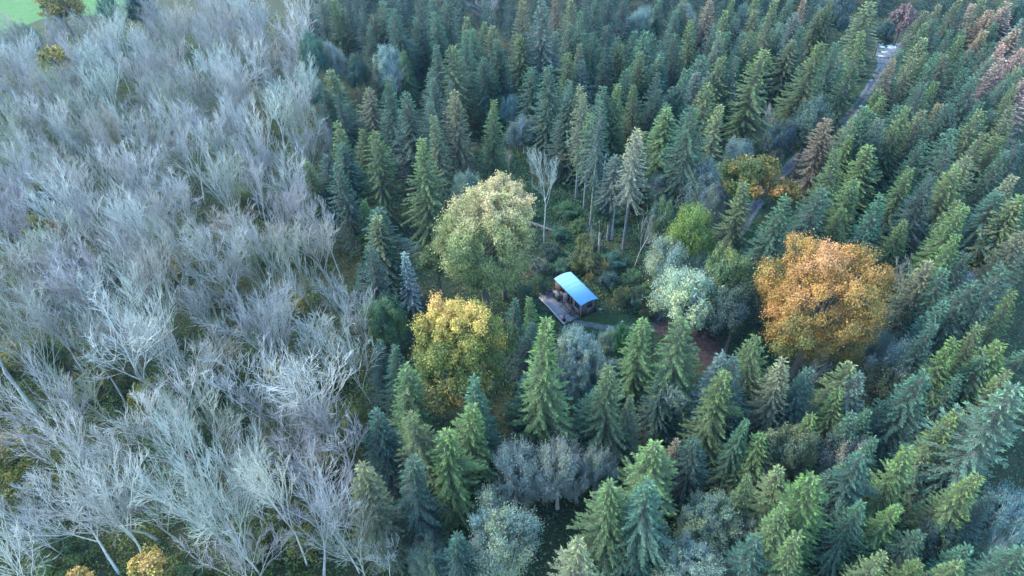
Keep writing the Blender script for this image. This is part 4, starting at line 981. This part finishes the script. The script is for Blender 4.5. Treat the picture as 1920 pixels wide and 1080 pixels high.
# ---- dark filler spruces low between the others
CON = [(560, -60), (640, 30), (600, 90), (650, 230), (600, 300), (680, 420), (770, 560), (740, 700), (700, 760), (690, 1150), (2050, 1150), (2050, -60)]
CLEAR = [(960, 330), (1040, 300), (1100, 380), (1190, 400), (1240, 420), (1260, 560), (1420, 600), (1420, 720), (1330, 720), (1240, 650), (1120, 640), (1000, 640), (960, 520)]
n_fill = 0; tries = 0
trk = np.array([p[:2] for p in TRK], float)
def near_track(x, y, d):
    for a, b in zip(trk[:-1], trk[1:]):
        v = b - a; t = max(0, min(1, ((x - a[0]) * v[0] + (y - a[1]) * v[1]) / (v @ v)))
        if math.hypot(x - a[0] - v[0] * t, y - a[1] - v[1] * t) < d: return True
    return False
nsp = sum(r['kind'] == "spruce_tree" for r in REC)
while tries < 30000 and nsp + n_fill < 318:
    tries += 1
    y = rnd.uniform(22, 200); x = rnd.uniform(-60, 160)
    h = rnd.uniform(9, 12)
    px, py = PX((x, y, h)); gx, gy = PX((x, y, 0)); mx_, my_ = PX((x, y, h * .5))
    if not inside(px, py, CON) or inside(gx, gy, CLEAR) or inside(mx_, my_, CLEAR) or gy > 1500 or px < -50 or px > 1960 or py < -20: continue
    if near_track(x, y, 4.2): continue
    if any((x - a) ** 2 + (y - b) ** 2 < (2.0 + r * .62) ** 2 for a, b, r in OCC): continue
    OCC.append((x, y, 2.0)); n_fill += 1
    put("spruce_tree", SPR[rnd.randrange(14)], x, y, .9, h / 18.0 * 1.15, jit(TONE['d'][0]), (.14, .12, .11), "spruce", "dark blue-green", "conifer tree", "spruces of the conifer forest", '-')
print("fill", n_fill)

# ---- trees past the far edge: one mass
def scatter_mass(name, spots, src, mats, label=None, kind="stuff"):
    """several hundred far trees read as one mass: coarse copies of the source crowns in one mesh"""
    Vs, Qs, Cs, k = [], [], [], 0
    for (x, y, s, sz, me) in spots:
        n = len(me.vertices); v = np.empty(n * 3, np.float32); me.vertices.foreach_get("co", v); v = v.reshape(-1, 3)
        c = np.empty(n * 4, np.float32); me.attributes["tint"].data.foreach_get("color", c); c = c.reshape(-1, 4)[:, :3]
        q = np.arange(n).reshape(-1, 4); keep = np.random.default_rng(abs(int(x * 7 + y))).random(len(q)) < .33
        v = v.reshape(-1, 4, 3)[keep]; ctr = v.mean(1, keepdims=True); v = ctr + (v - ctr) * 1.75
        v = v.reshape(-1, 3); c = c.reshape(-1, 4, 3)[keep].reshape(-1, 3)
        a = rnd.uniform(0, 6.28); ca, sa = math.cos(a), math.sin(a)
        vv = np.stack([(v[:, 0] * ca - v[:, 1] * sa) * s + x, (v[:, 0] * sa + v[:, 1] * ca) * s + y, v[:, 2] * sz], 1)
        Vs.append(vv); Cs.append(c); Qs.append(np.arange(len(vv)).reshape(-1, 4) + k); k += len(vv)
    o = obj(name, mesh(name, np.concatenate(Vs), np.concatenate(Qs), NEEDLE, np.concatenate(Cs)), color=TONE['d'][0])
    return tag(o, label, None, None, kind)
spots = []
for _ in range(4000):
    if len(spots) > 150: break
    y = rnd.uniform(150, 215); x = rnd.uniform(-70, 190); h = rnd.uniform(12, 16)
    px, py = PX((x, y, h)); gx, gy = PX((x, y, 0))
    if py > -4 or py < -160 or px < 560 or px > 1980 or near_track(x, y, 4): continue
    if math.hypot(x - 87, y - 149) < 8: continue
    if any((x - a) ** 2 + (y - b) ** 2 < 20 for a, b, *_ in spots) or any((x - a) ** 2 + (y - b) ** 2 < (1.5 + r * .6) ** 2 for a, b, r in OCC): continue
    spots.append((x, y, 1.0, h / 18, SPR[rnd.randrange(10)][1]))
if spots: scatter_mass("distant_woods", spots, None, None)

# ---- undergrowth, grass and litter: nobody could count these
def cover(name, n, sample, mat, hmax, leaf, dens_fn, seed, up=.5, col_fn=None, color=None):
    rg = np.random.default_rng(seed); x, y = sample(rg, n)
    keep = rg.random(len(x)) < dens_fn(x, y); x, y = x[keep], y[keep]
    hh = hmax(x, y); z = hh * rg.random(len(x)) ** .6; m = len(x)
    P = np.stack([x, y, z + .01], 1)
    D = unit(rg.normal(0, 1, (m, 3)) * np.array([1, 1, .5]) + np.array([0, 0, up])); S = unit(np.cross(D, rg.normal(0, 1, (m, 3)) + np.array([0, 0, .2])))
    L = leaf * rg.uniform(.6, 1.5, m) * (1 + y / 260)
    V, Q = kites(P, D, S, L, L * rg.uniform(.35, .7, m), .5)
    h = np.clip(col_fn(x, y) + rg.normal(0, .10, m), 0, 1)
    col = np.stack([h, rg.uniform(.1, .9, m), z], 1)
    return tag(obj(name, mesh(name, V, Q, mat, np.repeat(col, 4, 0)), color=color), kind="stuff")
M_UNDER = mat_leaves("undergrowth_leaves", [(0.0, (.05, .10, .035)), (.4, (.095, .155, .04)), (.7, (.19, .22, .05)), (1.0, (.44, .36, .06))])
M_BRAM = mat_leaves("bramble_leaves", [(0.0, (.042, .110, .062)), (.5, (.075, .165, .080)), (.8, (.12, .19, .07)), (1.0, (.18, .17, .07))])
M_LIT = mat_leaves("fallen_leaves", [(0.0, (.06, .04, .035)), (.5, (.11, .072, .062)), (1.0, (.18, .13, .10))])
def samp(x0, x1, y0, y1): return lambda rg, n: (rg.uniform(x0, x1, n), rg.uniform(y0, y1, n) )
def pxy(x, y, z=0.0):
    q = np.stack([x, y, np.full_like(x, z - CAM_H)], 1); w = q @ fwd
    return 960 + F * (q @ Xc) / w, 540 + F * (q @ Dc) / w
def poly_mask(x, y, poly, z=0.0):
    px, py = pxy(x, y, z); c = np.zeros(len(px), bool); n = len(poly)
    for i in range(n):
        (x1, y1), (x2, y2) = poly[i], poly[(i + 1) % n]
        if y1 == y2: continue
        c ^= ((y1 > py) != (y2 > py)) & (px < (x2 - x1) * (py - y1) / (y2 - y1) + x1)
    return c
def s_wood(rg, n):
    y = 20 + 170 * rg.random(n) ** 1.5; return rg.uniform(-1, .05, n) * (y * .85 + 26), y
WOODG = [(-200, 110), (0, 90), (90, 50), (240, 40), (560, 30), (600, 330), (760, 640), (720, 1400), (-700, 1900), (-600, 500)]
clump = lambda x, y: vnoise(x, y, 3.2, 1) * .6 + vnoise(x, y, 1.1, 2) * .4
cover("undergrowth", 420000, s_wood, M_UNDER, lambda x, y: .12 + 3.6 * np.clip(clump(x, y) - .42, 0, 1) * 1.7, .21,
      lambda x, y: poly_mask(x, y, WOODG) * (.30 + .7 * (clump(x, y) > .45)), 5, col_fn=lambda x, y: .15 + .75 * vnoise(x, y, 9, 7) ** 1.5)
CLG = [(930, 380), (960, 330), (1060, 330), (1200, 340), (1260, 420), (1280, 560), (1300, 600), (1225, 600), (1165, 594), (1130, 585), (1230, 560), (1240, 640), (1110, 640), (1060, 625), (1000, 640), (940, 620), (930, 500)]
def clear_d(x, y):
    lx, ly = (x - HN[0]) * math.cos(HA) + (y - HN[1]) * math.sin(HA), -(x - HN[0]) * math.sin(HA) + (y - HN[1]) * math.cos(HA)
    off = (lx > -.3) & (lx < 6.8) & (ly > -2.7) & (ly < 2.75)
    px, py = pxy(x, y)
    lawn = poly_mask(x, y, [(1060, 600), (1092, 588), (1125, 584), (1165, 590), (1225, 596), (1350, 600), (1400, 740), (1300, 700), (1240, 650), (1085, 622)])
    return np.where(off | lawn, 0, .25 + .75 * (clump(x, y) > .4))
cover("brambles", 130000, samp(-6, 34, 50, 106), M_BRAM, lambda x, y: .12 + 1.5 * np.clip(clump(x, y) - .35, 0, 1), .19, clear_d, 6, col_fn=lambda x, y: .1 + .7 * vnoise(x, y, 4, 9))
def lawn_d(x, y):
    lx, ly = (x - HN[0]) * math.cos(HA) + (y - HN[1]) * math.sin(HA), -(x - HN[0]) * math.sin(HA) + (y - HN[1]) * math.cos(HA)
    off = (lx > .0) & (lx < 6.8) & (ly > -2.6) & (ly < 2.65)
    px, py = pxy(x, y); path_y = np.interp(px, [1062, 1085, 1115, 1150, 1190, 1232], [604, 604, 611, 616, 615, 612])
    onp = (np.abs(py - path_y) < np.interp(px, [1062, 1190, 1232], [7, 6, 12])) | (px > 1224)
    return np.where(off | onp, 0, .9) * poly_mask(x, y, [(1060, 612), (1092, 588), (1125, 584), (1165, 590), (1225, 596), (1240, 640), (1085, 634)])
cover("lawn_grass", 90000, samp(4, 21, 55, 66), M_BRAM, lambda x, y: .04 + 0 * x, .085, lawn_d, 7, up=1.2, col_fn=lambda x, y: .35 + .5 * vnoise(x, y, 2, 3))
cover("fallen_leaves", 60000, samp(16, 30, 46, 64), M_LIT, lambda x, y: .02 + 0 * x, .10, lambda x, y: poly_mask(x, y, [(1222, 600), (1262, 596), (1312, 604), (1345, 640), (1385, 690), (1400, 740), (1360, 740), (1325, 690), (1290, 650), (1258, 632), (1228, 628)]) * .8, 8, up=.05, col_fn=lambda x, y: .1 + .8 * vnoise(x, y, 1.5, 4))
cover("forest_floor_ferns", 130000, lambda rg, n: ((lambda y: (rg.uniform(-.25, 1.0, n) * (y * .85 + 24), y))(18 + 155 * rg.random(n) ** 1.4)), M_BRAM, lambda x, y: .1 + 1.2 * np.clip(clump(x, y) - .4, 0, 1), .26,
      lambda x, y: (~poly_mask(x, y, CLG)) * (~poly_mask(x, y, WOODG)) * (~poly_mask(x, y, [(1040, 500), (1420, 560), (1430, 760), (1040, 660)])) * (~poly_mask(x, y, [(1420, 350), (1490, 360), (1700, 130), (1760, 60), (1620, 70), (1590, 190)])) * .7, 9, col_fn=lambda x, y: .05 + .4 * vnoise(x, y, 6, 9))

# tall snags in the clearing
def snag(bx, by, ty, r, label, arms):
    p = G(bx, by); h = solve_h(p, ty); e = empty("dead_trunk", (p[0], p[1], 0), rnd.uniform(0, 6), label, "dead tree")
    V, Q = prisms([(0, 0, -.3), (0, 0, h * .5)], [(0, 0, h * .5), (.05, .05, h)], [r, r * .85], [r * .85, r * .7], 9)
    obj("trunk", mesh("snag", V, Q, BARK, smooth=True), e, color=(.46, .44, .46))
    MB().lathe([(.0, h + .01), (r * .7, h + .005), (r * .7, h - .03)], (.05, .05), 9).build("broken_top", M_TANW, e)
    if arms:
        s0, s1, a, b = [], [], [], []; rr = random.Random(bx)
        for k in range(arms):
            z = h * (1 - .035 * k) - .4; az = rr.uniform(0, 6.28); L = rr.uniform(1.2, 3.0); q = np.array([math.cos(az), math.sin(az), 0])
            m1 = np.array([0, 0, z]) + q * L * .5 + (0, 0, .1); m2 = np.array([0, 0, z]) + q * L + (0, 0, -.45)
            s0 += [np.array([0, 0, z]), m1]; s1 += [m1, m2]; a += [.05, .035]; b += [.035, .012]
            for j in range(9):
                t = .3 + .7 * j / 9; c = np.array([0, 0, z]) * (1 - t) + m2 * t + (0, 0, .12 * (1 - t)); s0.append(c); s1.append(c + np.array([rr.gauss(0, .3), rr.gauss(0, .3), -.45])); a.append(.018); b.append(.006)
        V, Q = prisms(s0, s1, a, b, 4); obj("branches", mesh("snag_branches", V, Q, TWIG), e, color=(.5, .52, .55))
snag(1122, 476, 437, .19, "short pale broken trunk standing alone behind the hut", 0)
snag(1146, 450, 334, .16, "tall dead white trunk with drooping bare arms beside the khaki long-trunked spruce", 9)
snag(1126, 395, 288, .14, "dead white-topped trunk among the long-trunked spruces", 7)

# ------------------------------------------------------------------ labels: what each tree looks like and what it stands beside
MARKS = [(1080, 560, "the hut"), (1545, 560, "the orange oak"), (862, 620, "the golden yellow oak"), (905, 440, "the large pale oak"), (1300, 548, "the whitish willow"),
         (1021, 340, "the slender white birch"), (1323, 335, "the domed willow"), (1668, 98, "the gravel yard"), (1520, 275, "the gravel track"), (722, 588, "the round green tree"),
         (725, 112, "the silvery round tree"), (1205, 42, "the far blue-green dome"), (1288, 26, "the far pale mint dome"), (925, 20, "the lilac-white crown"), (983, 240, "the icy blue thicket"),
         (1690, 690, "the fine-twigged willow"), (942, 1000, "the large bottom-edge willow"), (1885, 958, "the hazy blue tree"), (1493, 826, "the olive rounded tree"), (1332, 970, "the broad speckled tree"),
         (1050, 868, "the grey-brown willow"), (1086, 648, "the pale mint willow"), (430, 900, "the biggest fan tree"), (108, 430, "the orange-leaved tree"), (30, 20, "the green field"),
         (110, 8, "the hedgerow oak"), (100, 104, "the pale yellow treetop"), (278, 1055, "the bright yellow maple"), (25, 850, "the olive low tree"), (210, 395, "the yellow-green shrub"), (580, 85, "the teal corner tree"),
         (578, 150, "the mint edge tree"), (1716, 412, "the pale silver treetop"), (1808, 528, "the smoky blue tree"), (1872, 80, "the pink larches"), (200, 8, "the bright teal tree"), (1250, 760, "the ghostly bare tree"), (1386, 282, "the small mint willow")]
ORD = ["nearest", "second nearest", "third nearest", "fourth nearest", "fifth nearest", "sixth nearest", "seventh nearest", "eighth nearest", "ninth nearest", "tenth nearest", "eleventh nearest", "twelfth nearest", "thirteenth nearest", "fourteenth nearest"]
def direction(dx, dy):
    a = math.degrees(math.atan2(-dy, dx)) % 360
    return ["to the right of", "up and right of", "straight above", "up and left of", "to the left of", "down and left of", "straight below", "down and right of"][int((a + 22.5) // 45) % 8]
cells = {}
for r in REC:
    if r['label']: continue
    e = r['o']; hh = {'spruce': 18.0, 'larch_': 18.0}.get(r['kind'][:6], 14.0) * e.scale[2]
    px, py = PX((r['x'], r['y'], hh))
    mk = min(MARKS, key=lambda m: math.hypot(px - m[0], py - m[1]) if m[2] != "the pink larches" or r['kind'] != "larch_tree" else 1e9)
    key = (r['tone'], r['noun'], mk[2], direction(px - mk[0], py - mk[1]))
    cells.setdefault(key, []).append((math.hypot(px - mk[0], py - mk[1]), id(r), r))
for (tone, noun, mk, dr), L in cells.items():
    L.sort(key=lambda q: q[:2])
    for i, (_, _, r) in enumerate(L):
        what = f"{tone} {noun}"
        if len(L) == 1: r['o']["label"] = f"the only {what} {dr} {mk}"
        else:
            t_ = f"{what}, {ORD[min(i, 13)]} of its kind {dr} {mk}"
            if len(t_.split()) > 15: t_ = t_.replace(" of its kind", "")
            r['o']["label"] = t_
